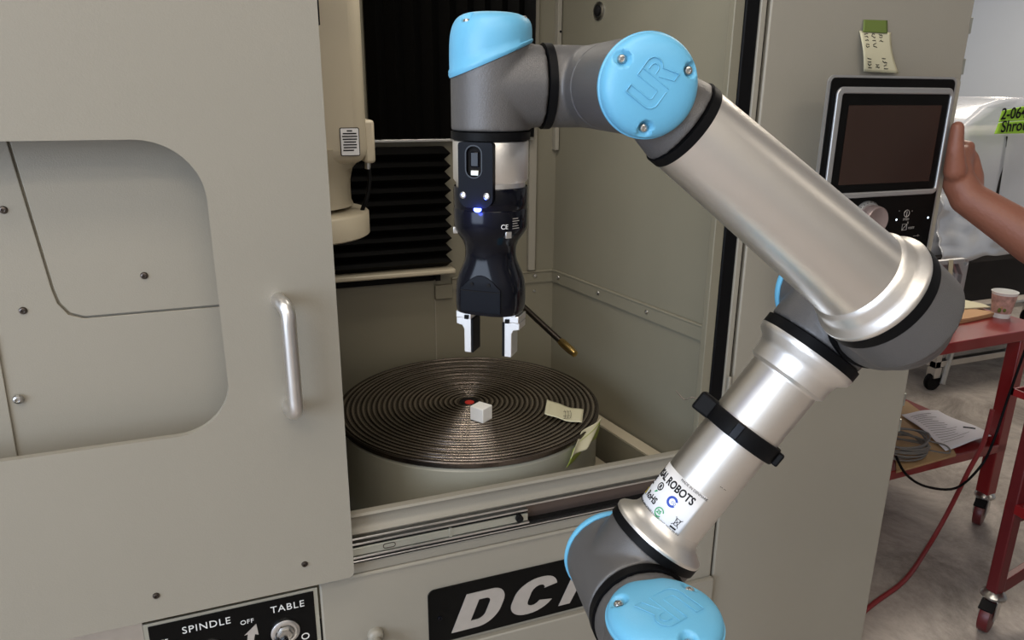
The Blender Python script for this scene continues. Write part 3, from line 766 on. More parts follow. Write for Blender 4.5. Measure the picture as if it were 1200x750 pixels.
# ================================================================ gripper with wrist camera
A = V((W3.x, W3.y, 0)); cdir = -V((W3.x, W3.y, 0)).normalized()
fz = Matrix.Rotation(-.36, 3, 'Z') @ cdir     # direction the flat face looks
if (ROT.transposed() @ fz).x > (ROT.transposed() @ cdir).x: fz = Matrix.Rotation(.36, 3, 'Z') @ cdir
fx = Z.cross(fz).normalized()
if (ROT.transposed() @ fx).x < 0: fx = -fx
def GP(a, b_, z): return A + fx * a + fz * b_ + Z * z
GR = thing('electric_gripper', 'black two-finger gripper with wrist camera hanging from the robot', 'gripper', (W3.x, W3.y, 1.35))
MB().lathe([(.0365, 1.5545), (.0372, 1.5535), (.0372, 1.5175), (.0355, 1.5150)], A, Z, 96).build('tool_flange', 'aluminium', GR)
MB().lathe([(.0345, 1.517), (.0345, 1.5105)], A, Z, 96).build('adapter_ring', 'machined_metal', GR)
MB().lathe([(.0365, 1.4895), (.0372, 1.4905), (.0372, 1.5095), (.0365, 1.5105)], A, Z, 96).build('coupling_ring', 'black_plastic', GR)
b = MB(); out = rrect(-.0175, .0175, 1.4935, 1.5545, (.010, .010, .003, .003), 6)
f = lambda uu, vv, ww: GP(uu, .0345 - 2 * uu * uu + ww, vv)
plate('camera_housing', out, [rrect(-.0088, .0062, 1.5225, 1.551, .0070, 8)[::-1]], f, .0072, 'camera_black', GR, bevel=.0008)
plate('slot_insert', rrect(-.0088, .0062, 1.5225, 1.551, .0070, 8), [], lambda uu, vv, ww: GP(uu, .0374 + ww, vv), .0008, 'black_matt', GR)
plate('slot_rim', rrect(-.0100, .0074, 1.5213, 1.5522, .0082, 8), [rrect(-.0088, .0062, 1.5225, 1.551, .0070, 8)[::-1]], lambda uu, vv, ww: GP(uu, .0412 + ww, vv), .0009, 'black_plastic', GR)
MB().box(GP(-.0013, .0390, 1.5388), (.0085, .002, .014), Matrix((fx, fz, Z)).transposed()).build('camera_lens', 'black_plastic', GR, bevel=.001)
MB().box(GP(-.0013, .0388, 1.5262), (.0080, .002, .005), Matrix((fx, fz, Z)).transposed()).build('lens_contacts', 'zinc', GR, bevel=.0005)
for sx in (-.0125, .0115):
    MB().lathe([(.0030, 0), (.0032, .0012), (.0023, .0016), (.0018, .0004)], GP(sx, .0411, 1.5052), fz, 20).build('screw', 'steel', GR)
MB().sphere(GP(.001, .0385, 1.4917), .0038, (1, 1, .7), 16).build('status_light', 'led_blue', GR, label='small glowing blue status light')
ll = bpy.data.lights.new('status_light_glow', 'POINT'); ll.energy = .035; ll.color = (.05, .10, 1); ll.shadow_soft_size = .004
lo = bpy.data.objects.new('status_light_glow', ll); C.objects.link(lo); lo.location = GP(.001, .050, 1.4915)
# hourglass body, round at the top and a wide rounded block at the bottom
def sect(z, rx, ry, e, nn=72):
    out = []
    for i in range(nn):
        t = 2 * PI * i / nn; c_, s_ = math.cos(t), math.sin(t)
        out.append(GP(rx * math.copysign(abs(c_) ** (2 / e), c_), ry * math.copysign(abs(s_) ** (2 / e), s_), z))
    return out
secs = [(1.4895, .0365, .0365, 2), (1.4880, .0372, .0372, 2), (1.4715, .0372, .0372, 2), (1.4672, .0360, .0360, 2), (1.4620, .0330, .0335, 2), (1.4565, .0288, .0298, 2), (1.4510, .0263, .0275, 2.05), (1.4455, .0255, .0262, 2.1), (1.4400, .0255, .0258, 2.2), (1.4345, .0264, .0262, 2.3), (1.4280, .0288, .0272, 2.5), (1.4210, .0316, .0283, 2.7), (1.4130, .0337, .0290, 2.9), (1.404, .0345, .0295, 3), (1.392, .0345, .0295, 3), (1.3855, .0342, .0292, 3), (1.3825, .0332, .0282, 3)]
b = MB(); b.ring_loft([sect(*s_) for s_ in secs[::-1]]); b.build('gripper_body', 'black_plastic', GR, ang=60)
MB().lathe([(.0374, 1.4795), (.0374, 1.4783)], A, Z, 64).build('body_seam', 'black_matt', GR) if False else None
pl = [(-.0215, 1.386), (.0215, 1.386), (.0215, 1.411)] + [(.0205 - .041 * i / 10, 1.411 + .0135 * math.sin(PI * i / 10)) for i in range(0, 11)] + [(-.0215, 1.411)]
plate('front_plate', pl, [], lambda uu, vv, ww: GP(uu, .0283 + ww - max(0, (vv - 1.408)) * .12, vv), .0022, 'camera_black', GR, bevel=.0006)
MB().box(GP(0, .0306, 1.4085), (.043, .0006, .0008), Matrix((fx, fz, Z)).transposed()).build('plate_seam', 'black_matt', GR)
for sx in (-.009, .009): MB().lathe([(.0018, 0), (.0018, .0006)], GP(sx, .0299, 1.4155), fz, 14).build('screw', 'black_matt', GR)
for an in (-62, 48):
    dd = (fz * math.cos(d2(an)) + fx * math.sin(d2(an))); MB().box(A + dd * .0352 + Z * 1.4665, (.0065, .006, .0065), Matrix((Z.cross(dd), dd, Z)).transposed()).build('clip', 'machined_metal', GR, bevel=.0005)
    
ce = lambda uu, vv, ww: (lambda ph: A + (fz * math.cos(ph) + fx * math.sin(ph)) * (.0374 + ww) + Z * (1.4725 + vv))(.62 + uu / .0374)
text('CE', .0065, ce, GR, 'white_paint', 'certification_mark', ex=.0002)
b = MB()
for i, wd in enumerate((.007, .0085, .006, .0075, .0085)):
    f0 = .98; 
    for k in range(6): b.box(A + (fz * math.cos(f0 + k * wd / 6 / .0374) + fx * math.sin(f0 + k * wd / 6 / .0374)) * .0374 + Z * (1.4820 - i * .0024), (wd / 7, .0006, .0006), Matrix((Z.cross(fz * math.cos(f0) + fx * math.sin(f0)), fz * math.cos(f0) + fx * math.sin(f0), Z)).transposed())
b.build('printed_lines', 'light_metal_print', GR)
# jaws and fingers
BM = Matrix((fx, fz, Z)).transposed()
MB().box(GP(0, 0, 1.3815), (.062, .024, .003), BM).build('guide_rail', 'steel', GR)
for s in (-1, 1):
    c_ = .0272 * s
    MB().box(GP(s * .0262, 0, 1.3765), (.017, .024, .0075), BM).build('jaw_carriage', 'machined_metal', GR, bevel=.0008)
    # finger profile : wide foot stepping in to a slim blade
    o_ = [(s * .035, 1.3725), (s * .0185, 1.3725), (s * .0185, 1.3345), (s * .0260, 1.3345), (s * .0265, 1.3365), (s * .0265, 1.3600), (s * .0285, 1.3640), (s * .0350, 1.3655)]
    if s < 0: o_ = o_[::-1]
    fg = MB().prism(o_[::-1], lambda uu, vv, ww: GP(uu, .010 - ww, vv), .020).build('finger', 'machined_metal', GR, bevel=.0006)
    MB().box(GP(s * .0174, 0, 1.3535), (.0025, .0205, .0370), BM).build('finger_pad', 'black_rubber', fg, bevel=.0003)
    MB().box(GP(s * .0225, .0125, 1.3745), (.004, .003, .004), BM).build('jaw_clip', 'black_matt', GR)

# stand under the robot (out of view) so that it stands on the floor
PD = thing('robot_pedestal', 'grey steel pedestal carrying the robot base, below the picture', 'stand', (B.x, B.y, 0))
MB().cyl((B.x, B.y, .02), (B.x, B.y, .845), .075, seg=48).build('post', 'robot_grey', PD)
MB().box((B.x, B.y, .8545), (.22, .22, .019)).build('top_plate', 'steel', PD, bevel=.003)
MB().box((B.x, B.y, .01), (.5, .5, .02)).build('foot_plate', 'steel', PD, bevel=.003)

# ================================================================ control pendant
PN = thing('control_pendant', 'black operator panel with dark screen and round knob, mounted beside the machine', 'control panel', (1.19, 1.1, 1.2))
PY = 1.1
def edge_rr(x0, x1, z0, z1, r): return rrect(x0, x1, z0, z1, r)
MB().prism(rrect(1.050, 1.364, 1.16, 1.630, .010), XZ(PY + .016), .012).build('enclosure', 'machine_paint', PN, bevel=.002)
MB().prism(rrect(1.13, 1.27, 1.2, 1.56, .010), XZ(PY + .098), .085).build('back_housing', 'machine_paint', PN, bevel=.004)
MB().prism(rrect(1.036, 1.343, 1.165, 1.628, .010), XZ(PY + .002), .003).build('front_plate', 'panel_black', PN, bevel=.0008)
plate('side_trim', rrect(1.031, 1.3475, 1.16, 1.6325, .013), [rrect(1.0365, 1.3425, 1.165, 1.6285, .010)[::-1]], XZ(PY + .004), .004, 'bezel_silver', PN)
bz = plate('screen_bezel', rrect(1.049, 1.337, 1.409, 1.6125, .014), [rrect(1.0615, 1.331, 1.4195, 1.6005, .005)[::-1]], XZ(PY - .001), .006, 'bezel_silver', PN, bevel=.002)
MB().prism(rrect(1.0615, 1.331, 1.4195, 1.6005, .004), XZ(PY - .001), .002).build('screen_surround', 'panel_black', PN)
MB().prism(rrect(1.082, 1.3135, 1.435, 1.580, .001), XZ(PY - .003), .0008).build('screen', 'screen', PN, label='dark switched-off screen')
kx = P(1014, 256, y=PY)
kn = MB().lathe([(.0345, 0), (.0345, .004), (.031, .010), (.030, .010)], kx, (0, -1, 0), 48).build('dial_ring', 'bezel_silver', PN)
b = MB()
for i in range(24):
    t = 2 * PI * i / 24; d_ = V((math.cos(t), 0, math.sin(t))); b.box(kx + d_ * .0325 + V((0, -.0085, 0)), (.0008, .001, .0035), Matrix.Rotation(-t + PI / 2, 3, 'Y'))
b.build('dial_marks', 'ink', kn)
MB().lathe([(.028, .010), (.0285, .022), (.027, .030), (.0255, .0315), (.0225, .0310), (.021, .0300)], kx, (0, -1, 0), 48).build('jog_knob', 'knob', PN, ang=50)
fp = XZ(PY - .0012)
for px, py in ((1050.5, 257.5), (1087.5, 255)): MB().sphere(P(px, py, y=PY - .001), .0022, (1, .5, 1), 10).build('indicator_light', 'led_white', PN)
for px, py, s_ in ((1034, 244, '--'), (1053, 249, '*'), (1068, 249, '*'), (1061, 258, 'SPEED'), (1063, 262, '%'), (1067, 268, 'RESET'), (1044, 281, 'OFF'), (1044, 286, 'COOLANT'), (1073, 277, '-----O-')):
    p_ = P(px, py, y=PY); text(s_, .0062, (lambda p0: (lambda a_, b_, c_: V((p0.x + a_, PY - .0012 - c_, p0.z + b_))))(p_), PN, 'light_metal_print', 'panel_print', ex=.0003, center=True, res=1)
b = MB(); p_ = P(1062, 250, y=PY); b.tube([p_ + V((.007 * math.cos(t), -.0015, .007 * math.sin(t))) for t in [2 * PI * i / 12 for i in range(13)]], .0006, seg=5, sub=1); b.tube([p_ + V((0, -.0015, -.008)), p_ + V((0, -.0015, .004))], .0006, seg=5, sub=1); b.build('symbol', 'light_metal_print', PN)
b = MB(); p_ = P(1059, 266, y=PY) + V((0, -.0015, 0)); b.tube([p_ + V(k) for k in ((-.006, 0, -.006), (.006, 0, -.006), (.006, 0, .006), (-.006, 0, .006), (-.006, 0, -.006), (.006, 0, .006))], .0006, seg=5, sub=1); b.build('symbol', 'light_metal_print', PN)
MB().lathe([(.012, 0), (.012, .006), (.010, .009), (.007, .0095)], P(1031, 275, y=PY), (0, -1, 0), 24).build('push_button', 'steel', PN)

# paper note with green tape on the column
cs = [P(1007, 36, y=1.1985), P(1044, 38, y=1.1985), P(1053, 86, y=1.19), P(1012, 84, y=1.188)]
NT = thing('taped_note', 'small cream paper note with handwriting taped above the pendant', 'note', (1.2, 1.195, 1.64))
pn = paper_sheet('note_paper', cs, 'sticky_yellow', None, None, lambda a_, b_: V((0, -.010, 0)) * math.sin(PI * b_) * (1 - a_) + V((-.006, 0, 0)) * math.sin(PI * b_)); join(pn, NT)
b = MB(); rnd = random.Random(3)
def npt(a_, b_): 
    p0 = cs[0] * (1 - a_) * (1 - b_) + cs[1] * a_ * (1 - b_) + cs[2] * a_ * b_ + cs[3] * (1 - a_) * b_
    return p0 + V((0, -.010, 0)) * math.sin(PI * b_) * (1 - a_) + V((-.006, 0, 0)) * math.sin(PI * b_) + V((0, -.001, 0))
for a_ in (.12, .36, .6):
    for b_ in (.08, .14, .22, .31, .38, .66, .74, .82, .88):
        if b_ > .3 and a_ > .5 and b_ < .6: continue
        if rnd.random() < .1: continue
        pts = [npt(a_ + i * .035 + rnd.uniform(-.01, .01), b_ + rnd.uniform(-.025, .025)) for i in range(4)]
        b.tube(pts, .0007, seg=5, sub=1)
b.build('handwriting', 'ink', NT)
tp_ = paper_sheet('tape_strip', [P(1012, 23, y=1.1975), P(1040, 24, y=1.1975), P(1040, 39, y=1.1955), P(1011, 37.5, y=1.1955)], 'tape_green', None, None); join(tp_, NT); tp_['label'] = 'olive green tape strip'

# ================================================================ carts and things on them
def caster(parent, x, y, ztop, rz=0, brake=True):
    c_, s_ = math.cos(rz), math.sin(rz); T_ = lambda a_, b_, z: V((x + a_ * c_ - b_ * s_, y + a_ * s_ + b_ * c_, z))
    mr_ = Matrix.Rotation(rz, 3, 'Z'); Rw = ztop * .40
    k = MB(); k.lathe([(.030, 0), (.036, .004), (.036, .012), (.030, .020), (.022, .026)], (x, y, ztop - .026), (0, 0, 1), 24)
    for s in (-1, 1): k.box(T_(-.012, s * .021, ztop - .055), (.045, .004, .07), mr_)
    ca = k.build('caster', 'steel', parent, bevel=.001)
    MB().lathe([(Rw * .8, -.016), (Rw * .97, -.014), (Rw, -.008), (Rw, .008), (Rw * .97, .014), (Rw * .8, .016)], T_(-.02, 0, Rw), mr_ @ V((0, 1, 0)), 28).build('wheel', 'red_dark', ca)
    if brake: MB().box(T_(-.05, 0, ztop - .035), (.035, .04, .008), mr_ @ Matrix.Rotation(-.5, 3, 'Y')).build('brake_lever', 'black_matt', ca, bevel=.001)


def cart(label, o, rz, w_, d_, ztop, zshelf, leg=.05, brace=False, lip=False, shelf_in=0):
    t = thing('workshop_cart', label, 'cart', o); c_, s_ = math.cos(rz), math.sin(rz)
    T_ = lambda a_, b_, z: V((o[0] + a_ * c_ - b_ * s_, o[1] + a_ * s_ + b_ * c_, z)); mr_ = Matrix.Rotation(rz, 3, 'Z')
    ov_ = .0 if brace else .16
    MB().box(T_(w_ / 2, d_ / 2, ztop - .02), (w_ + ov_, d_ + .01, .04), mr_).build('top', 'red_paint', t, bevel=.003)
    MB().box(T_(w_ / 2, d_ / 2, zshelf - .02), (w_, d_, .035), mr_).build('shelf', 'red_paint', t, bevel=.003)
    for i in (0, 1):
        for j in (0, 1):
            x_, y_ = (leg / 2 + i * (w_ - leg)), (leg / 2 + j * (d_ - leg))
            MB().box(T_(x_, y_, (ztop - .04 + .13) / 2), (leg, leg, ztop - .04 - .13), mr_).build('leg', 'red_paint' if not brace else 'red_dark', t, bevel=.004)
            p = T_(x_, y_, 0); caster(t, p.x, p.y, .135, rz + .4)
    if brace:
        for a_, b_ in (((leg / 2, .0), .20), ):
            pass
        MB().box(T_(w_ / 2, d_ - leg / 2, .275), (w_, .02, .045), mr_ @ Matrix.Rotation(-.35, 3, 'Y')).build('diagonal_brace', 'red_dark', t, bevel=.002)
        MB().box(T_(w_ / 2, d_ - leg / 2, .40), (w_ - .04, .03, .04), mr_).build('cross_bar', 'red_dark', t, bevel=.002)
    return t, T_


c1, T1 = cart('red wheeled cart with paper cup on top and papers on its shelf', (1.83, 1.665, 0), .03, .83, .80, .8, .35)
c2, T2 = cart('dark red cart at the right edge with a leg brace and caster', (2.075, .93, 0), -.03, .8, .365, .98, .45, leg=.036, brace=True)
q0 = P(1186, 455, y=1.30)
MB().b3(q0.x + .004, q0.x + .8, .93, q0.y - .004, q0.z - .020, q0.z - .016).build('tray_floor', 'dark_stuff', c2)
b = MB(); b.b3(q0.x, q0.x + .8, q0.y - .006, q0.y, q0.z - .020, q0.z); b.b3(q0.x, q0.x + .006, .92, q0.y, q0.z - .020, q0.z); b.b3(q0.x, q0.x + .8, .92, .926, q0.z - .020, q0.z); b.build('tray_rim', 'red_paint', c2, label='dark red rim of the middle tray')

ZT = .8
cu = P(1172, 371, z=ZT)
CU = thing('paper_cup', 'paper coffee cup with brown swirl print on the red cart', 'cup', cu)
b = MB(); b.lathe([(.030, .001), (.0305, .0), (.0425, .094), (.0445, .096), (.0450, .099), (.0435, .100), (.0415, .097), (.030, .006)], cu, Z, 40); b.build('cup_body', 'white_paint', CU)
b = MB(); b.lathe([(.0328, .018), (.0422, .088)], cu, Z, 40, cap=False); b.build('printed_band', 'cup_print', CU)
tcam = (CAM - cu); tcam.z = 0; tcam.normalize(); tr2 = Z.cross(tcam)
b = MB(); b.sphere(cu + tcam * .0345 + Z * .032 - tr2 * .006, .010, (1, .5, 1), 10); b.sphere(cu + tcam * .0345 + Z * .034 + tr2 * .010, .008, (1, .5, .9), 10); b.build('leaf_print', 'tape_green', CU)
b = MB(); b.sphere(cu + tcam * .0355 + Z * .042, .006, (1, .5, 1.2), 10); b.build('cup_print', 'cardboard', CU)
# cardboard, three sheets and a notepad
def slab(name, pts, z, t_, m, label, cat, group=None):
    o = MB().prism([(p.x, p.y) for p in pts], lambda a_, b_, c_: V((a_, b_, z + c_)), t_).build(name, m, None)
    return tag(o, label, cat, group)
slab('cardboard_sheet', [P(1100, 385, z=ZT), P(1128, 379, z=ZT), P(1165, 371, z=ZT), P(1150, 363, z=ZT), P(1095, 372, z=ZT)], ZT + .001, .006, 'cardboard', 'brown cardboard sheet at the bottom of the pile on the red cart', 'cardboard')
slab('cardboard_sheet', [P(1110, 378, z=ZT + .01), P(1135, 375, z=ZT + .01), P(1168, 368, z=ZT + .01), P(1128, 362, z=ZT + .01), P(1100, 366, z=ZT + .01)], ZT + .009, .008, 'cardboard', 'folded brown cardboard piece on top of the pile beside the cup', 'cardboard')
slab('note_pad', [P(1122, 365, z=ZT + .01), P(1160, 363, z=ZT + .01), P(1150, 359, z=ZT + .01), P(1126, 354, z=ZT + .01)], ZT + .018, .004, 'sticky_yellow', 'pale yellow paper behind the cardboard on the red cart', 'paper')
# cast aluminium cover plate standing on edge
cb = P(1106, 374, z=ZT + .018); X0, X1 = P(1091, 306, y=cb.y).x, P(1136, 306, y=cb.y).x; zt = P(1113, 305, y=cb.y).z; zb = ZT + .018
CA = thing('cast_cover', 'square cast aluminium cover standing on the red cart with masking tape across it', 'casting', ((X0 + X1) / 2, cb.y, zb))
xc, zc = (X0 + X1) / 2, (zt + zb) / 2; hw, hh = (X1 - X0) / 2, (zt - zb) / 2
oct_ = [(xc - hw * .80, zc - hh * .35), (xc - hw * .45, zc - hh * .80), (xc + hw * .45, zc - hh * .80), (xc + hw * .78, zc - hh * .35), (xc + hw * .78, zc + hh * .45), (xc + hw * .45, zc + hh * .85), (xc - hw * .45, zc + hh * .85), (xc - hw * .80, zc + hh * .45)]
plate('flange', rrect(X0, X1, zb, zt, .02), [oct_[::-1]] + [[(xc + i * hw * .84 + .011 * math.cos(t), zc + j * hh * .86 + .011 * math.sin(t)) for t in [2 * PI * k / 10 for k in range(10)]][::-1] for i in (-1, 1) for j in (-1, 1)], XZ(cb.y + .02), .02, 'cast_alu', CA, bevel=.002)
bk = plate('dished_back', oct_, [[(xc + .043 * math.cos(t), zc - .02 + .043 * math.sin(t)) for t in [2 * PI * k / 24 for k in range(24)]][::-1]], XZ(cb.y + .055), .012, 'cast_alu', CA, bevel=.002)
MB().ring_loft([[V((a_, cb.y + yy, b_)) for a_, b_ in oct_] for yy in (.018, .05)], cap=False).build('dished_wall', 'cast_alu', CA, solid=.004)
MB().lathe([(.052, 0), (.060, 0), (.060, .014), (.052, .014), (.048, .004)], (xc, cb.y + .043, zc - .02), (0, -1, 0), 32, cap=False).build('bearing_boss', 'cast_alu', CA)
MB().lathe([(.016, 0), (.026, 0), (.026, .018), (.016, .018)], (xc + .045, cb.y + .043, zc + .035), (0, -1, 0), 20, cap=False).build('small_boss', 'cast_alu', CA)
MB().prism([(xc - .010, zt + .002), (xc + .012, zt + .002), (xc + .040, zb + .05), (xc + .020, zb + .05)], XZ(cb.y - .0005), .001).build('masking_tape', 'sticky_yellow', CA, label='strip of pale masking tape')
# lower shelf : boards, papers, coil of cable
ZS = .3475
slab('plywood_board', [P(1050, 555, z=ZS), P(1120, 535, z=ZS), P(1100, 500, z=ZS), P(1062, 472, z=ZS), P(1048, 480, z=ZS)], ZS + .001, .008, 'wood', 'thin plywood board lying on the lower shelf of the red cart', 'board')
cs = [P(1056, 487, z=ZS + .012), P(1108, 529.5, z=ZS + .012), P(1164, 513, z=ZS + .012), P(1098, 486, z=ZS + .012)]
pp_ = paper_sheet('printed_papers', cs, 'paper', 'white printed sheets lying crooked on the lower shelf of the red cart', 'paper', lambda a_, b_: .004 + .010 * math.sin(3 * a_ + 2.5 * b_) ** 2 + .012 * b_ * (1 - a_), n=16)
b = MB()
def ppt(a_, b_):
    p0 = cs[0] * (1 - a_) * (1 - b_) + cs[1] * a_ * (1 - b_) + cs[2] * a_ * b_ + cs[3] * (1 - a_) * b_
    return p0 + Z * (.0055 + .010 * math.sin(3 * a_ + 2.5 * b_) ** 2 + .012 * b_ * (1 - a_))
for i in range(14):
    a_ = .12 + i * .055; b.tube([ppt(a_, .12 + .7 * k / 8) for k in range(int(5 + rnd.random() * 4))], .0007, seg=4, sub=1)
j_ = b.build('printed_lines', 'cord_grey'); join(j_, pp_)
b = MB(); b.tube([ppt(.62, .80), ppt(.70, .86), ppt(.76, .90)], .003, seg=6); j_ = b.build('dark_mark', 'ink'); join(j_, pp_)
cc = P(1058, 526, z=ZS + .02)
b = MB()
for k in range(9):
    rr = .075 + .012 * rnd.random(); ph = rnd.random() * 6; zz = .006 + k * .006
    b.tube([cc + V((-.02 + (rr + .01 * math.sin(3 * t + ph)) * math.cos(t) * 1.2, (rr) * math.sin(t) * 1.0, zz + .004 * math.sin(2 * t + ph))) for t in [2 * PI * i / 22 for i in range(23)]], .0035, seg=7, sub=1)
b.tube([cc + V((.06, -.06, .012)), cc + V((.12, -.09, .006)), cc + V((.16, -.04, .006)), cc + V((.10, .02, .012))], .003, seg=7)
tag(b.build('cable_coil', 'cord_grey'), 'loose coil of grey cable on the lower shelf beside the papers', 'cable')
# cord drooping under the shelf and the red hose on the floor
b = MB(); b.tube([P(1050, 535, y=1.64), P(1062, 556, y=1.625), P(1085, 570, y=1.62), P(1120, 572, y=1.62), P(1148, 548, y=1.62), P(1163, 520, y=1.61), P(1180, 470, y=1.61), P(1203, 405, y=1.60)], .0045, seg=8)
tag(b.build('black_cord', 'black_rubber'), 'black cord looping below the lower shelf of the red cart', 'cord')
b = MB(); b.tube([V((1.52, 1.36, .009)), P(1018, 712, z=.009), P(1060, 680, z=.009), P(1088, 640, z=.012), P(1112, 598, y=1.66), P(1135, 552, y=1.62), P(1152, 520, y=1.60), P(1163, 480, y=1.60)], .008, seg=10)
tag(b.build('air_hose', 'hose_red'), 'dark red hose running across the concrete floor to the cart', 'hose')

# rolling bench behind, with a plastic wrapped shroud on it
BN = thing('rolling_bench', 'dark bench on a silver tube frame with casters behind the red cart', 'bench', (4.3, 3.1, 0))
MB().b3(3.35, 5.6, 2.72, 3.6, .745, .79).build('bench_top', 'dark_stuff', BN, bevel=.003)
for x_, y_ in ((3.62, 2.78), (5.4, 2.78), (3.62, 3.5), (5.4, 3.5)):
    MB().b3(x_ - .02, x_ + .02, y_ - .02, y_ + .02, .14, .745).build('leg', 'steel', BN, bevel=.002)
    MB().lathe([(.05, -.015), (.055, 0), (.05, .015)], (x_, y_, .055), (0, 1, 0), 20).build('wheel', 'black_rubber', BN)
    MB().b3(x_ - .025, x_ + .025, y_ - .025, y_ + .025, .08, .14).build('caster_fork', 'steel', BN)
MB().b3(3.6, 5.42, 2.76, 2.80, .14, .175).build('base_rail', 'steel', BN, bevel=.002); MB().b3(3.6, 5.42, 3.48, 3.52, .14, .175).build('base_rail', 'steel', BN, bevel=.002)
MB().b3(3.60, 3.64, 2.76, 3.52, .14, .175).build('base_rail', 'steel', BN, bevel=.002); MB().b3(5.38, 5.42, 2.76, 3.52, .14, .175).build('base_rail', 'steel', BN, bevel=.002)
MB().b3(3.45, 5.5, 3.30, 3.32, .30, .745).build('back_panel', 'dark_stuff', BN)
MB().cyl(P(1122, 388, y=2.80), P(1104, 450, y=2.74), .016, seg=8).build('diagonal_strut', 'steel', BN)
SH = thing('steel_shelving', 'dark shelving unit against the back behind the bench', 'shelving', (5.2, 4.6, 0))
for z in (.1, .5, 1.10): MB().b3(3.7, 7.2, 4.3, 5.0, z, z + .03).build('shelf', 'dark_brown', SH)
for x_ in (3.72, 4.9, 6.05, 7.18):
    for y_ in (4.32, 4.98): MB().b3(x_ - .025, x_ + .025, y_ - .025, y_ + .025, 0, 1.18).build('upright', 'dark_stuff', SH)
MB().b3(3.7, 7.2, 5.0, 5.01, .02, 1.12).build('back_sheet', 'dark_stuff', SH)
for i, (x_, w_, z0, hh_) in enumerate(((3.9, .5, .13, .3), (4.5, .6, .13, .32), (5.3, .5, .13, .28), (4.0, .6, .53, .3), (4.75, .5, .53, .33), (5.5, .5, .53, .25))):
    tag(MB().b3(x_, x_ + w_, 4.36, 4.9, z0, z0 + hh_).build('storage_box', 'dark_brown' if i % 2 else 'dark_stuff', None, bevel=.01), ('leftmost', 'middle', 'rightmost')[i % 3] + ' dark storage box on the ' + ('lowest', 'second')[i // 3] + ' shelf behind the bench', 'box', 'boxes on the dark shelving')

WS = thing('wrapped_shroud', 'pale machine shroud wrapped in clear plastic sheeting, tagged with lime tape', 'shroud', (4.1, 3.1, .79))
b = MB(); rings = []
nz_ = 16
for k in range(nz_ + 1):
    t = k / nz_; z = .795 + .79 * t; row = []
    wl = 3.40 + .47 * t ** 4; wr = 5.3 - .55 * t; yf = 2.76 + .12 * t; yb_ = 3.5 - .15 * t; nn = 48
    for i in range(nn):
        q_ = i / nn * 4; s_, fr = int(q_), q_ % 1
        a_, b_ = ((wl + (wr - wl) * fr, yf), (wr, yf + (yb_ - yf) * fr), (wr + (wl - wr) * fr, yb_), (wl, yb_ + (yf - yb_) * fr))[s_]
        d_ = noise.noise(V((a_ * 5, b_ * 5 + 3, z * 4))) * .05 + noise.noise(V((a_ * 14, b_ * 14, z * 5))) * .02
        row.append(V((a_ + d_ * .6, b_ + d_, z + (d_ * .3 if k else 0))))
    rings.append(row)
b.ring_loft(rings); b.build('plastic_sheeting', 'plastic_wrap', WS, ang=180)
MB().b3(3.75, 5.0, 2.95, 3.4, .80, 1.42).build('shroud_body', 'wall_grey', WS, bevel=.03)
b = MB(); b.cyl(P(1179, 160, y=2.86), P(1168, 232, y=2.80), .008); b.build('edge_rod', 'black_matt', WS)
# crumpled foil-like skirt of plastic at the foot
b = MB(); g = []
for i in range(41):
    row = []
    for j in range(13):
        a_ = i / 40; c_ = j / 12; x_ = 3.40 + .9 * a_; z = .775 + .34 * c_ * (1 - .35 * a_); y_ = 2.70 + .07 * c_
        d_ = noise.noise(V((x_ * 4, c_ * 5, 2))) * .04 + noise.noise(V((x_ * 9, c_ * 16, 5))) * .018
        row.append(b.b.verts.new(V((x_, y_ + d_, z + .02 * noise.noise(V((x_ * 6, 1, 1)))))))
    g.append(row)
for i in range(40):
    for j in range(12): b.b.faces.new((g[i][j], g[i + 1][j], g[i + 1][j + 1], g[i][j + 1]))
mat('foil', (.62, .64, .68), .2, .5)
b.build('plastic_skirt', 'foil', WS, ang=180, solid=.002)
TL = [P(1172, 130, y=2.70), P(1215, 120, y=2.70), P(1215, 155, y=2.70), P(1165, 157, y=2.70)]
tpc = paper_sheet('marker_tape', [P(1174, 130, y=2.71), P(1216, 121, y=2.71), P(1216, 140, y=2.71), P(1170, 143, y=2.71)], 'tape_lime', None, None); join(tpc, WS); tpc['label'] = 'upper lime tape with handwritten number'
tpd = paper_sheet('marker_tape', [P(1170, 144, y=2.71), P(1216, 140, y=2.71), P(1216, 156, y=2.71), P(1165, 157, y=2.71)], 'tape_lime', None, None); join(tpd, WS); tpd['label'] = 'lower lime tape reading Shroud'
def wr_(s_, px, py, size):
    p0 = P(px, py, y=2.70); text(s_, size, lambda a_, b_, c_: V((p0.x + a_, 2.70 - c_, p0.z + b_ + a_ * .05)), WS, 'ink', 'handwriting', ex=.001, offset=.001)
wr_('2-0645', 1172, 140, .078); wr_('Shroud', 1172, 155, .080)

# ceiling lamps : housings for the tube lights
WHERE = ('front left of the machine', 'behind the camera', 'directly over the machine door', 'at the near right of the shop', 'over the rolling bench', 'in the far right corner')
for (lx, ly, e), wh in zip(LAMPS, WHERE):
    t = thing('ceiling_light', 'long white ceiling light housing ' + wh, 'light', (lx, ly, CEIL - .06), 'ceiling lights over the shop')
    MB().b3(lx - .68, lx + .68, ly - .17, ly + .17, CEIL - .12, CEIL).build('housing', 'white_paint', t)

#@PERSON
# ================================================================ person at the pendant : only the right hand and forearm are in view
PE = thing('person', 'person in a dark short sleeved shirt gripping the right edge of the control panel', 'person', (1.98, .60, 0))


def chain(b, pts, rad, seg=20):
    pts = [V(p) for p in pts]
    for i, (p, r_) in enumerate(zip(pts, rad)):
        b.sphere(p, r_, seg=seg)
        if i: b.cyl(pts[i - 1], p, rad[i - 1], r_, seg)


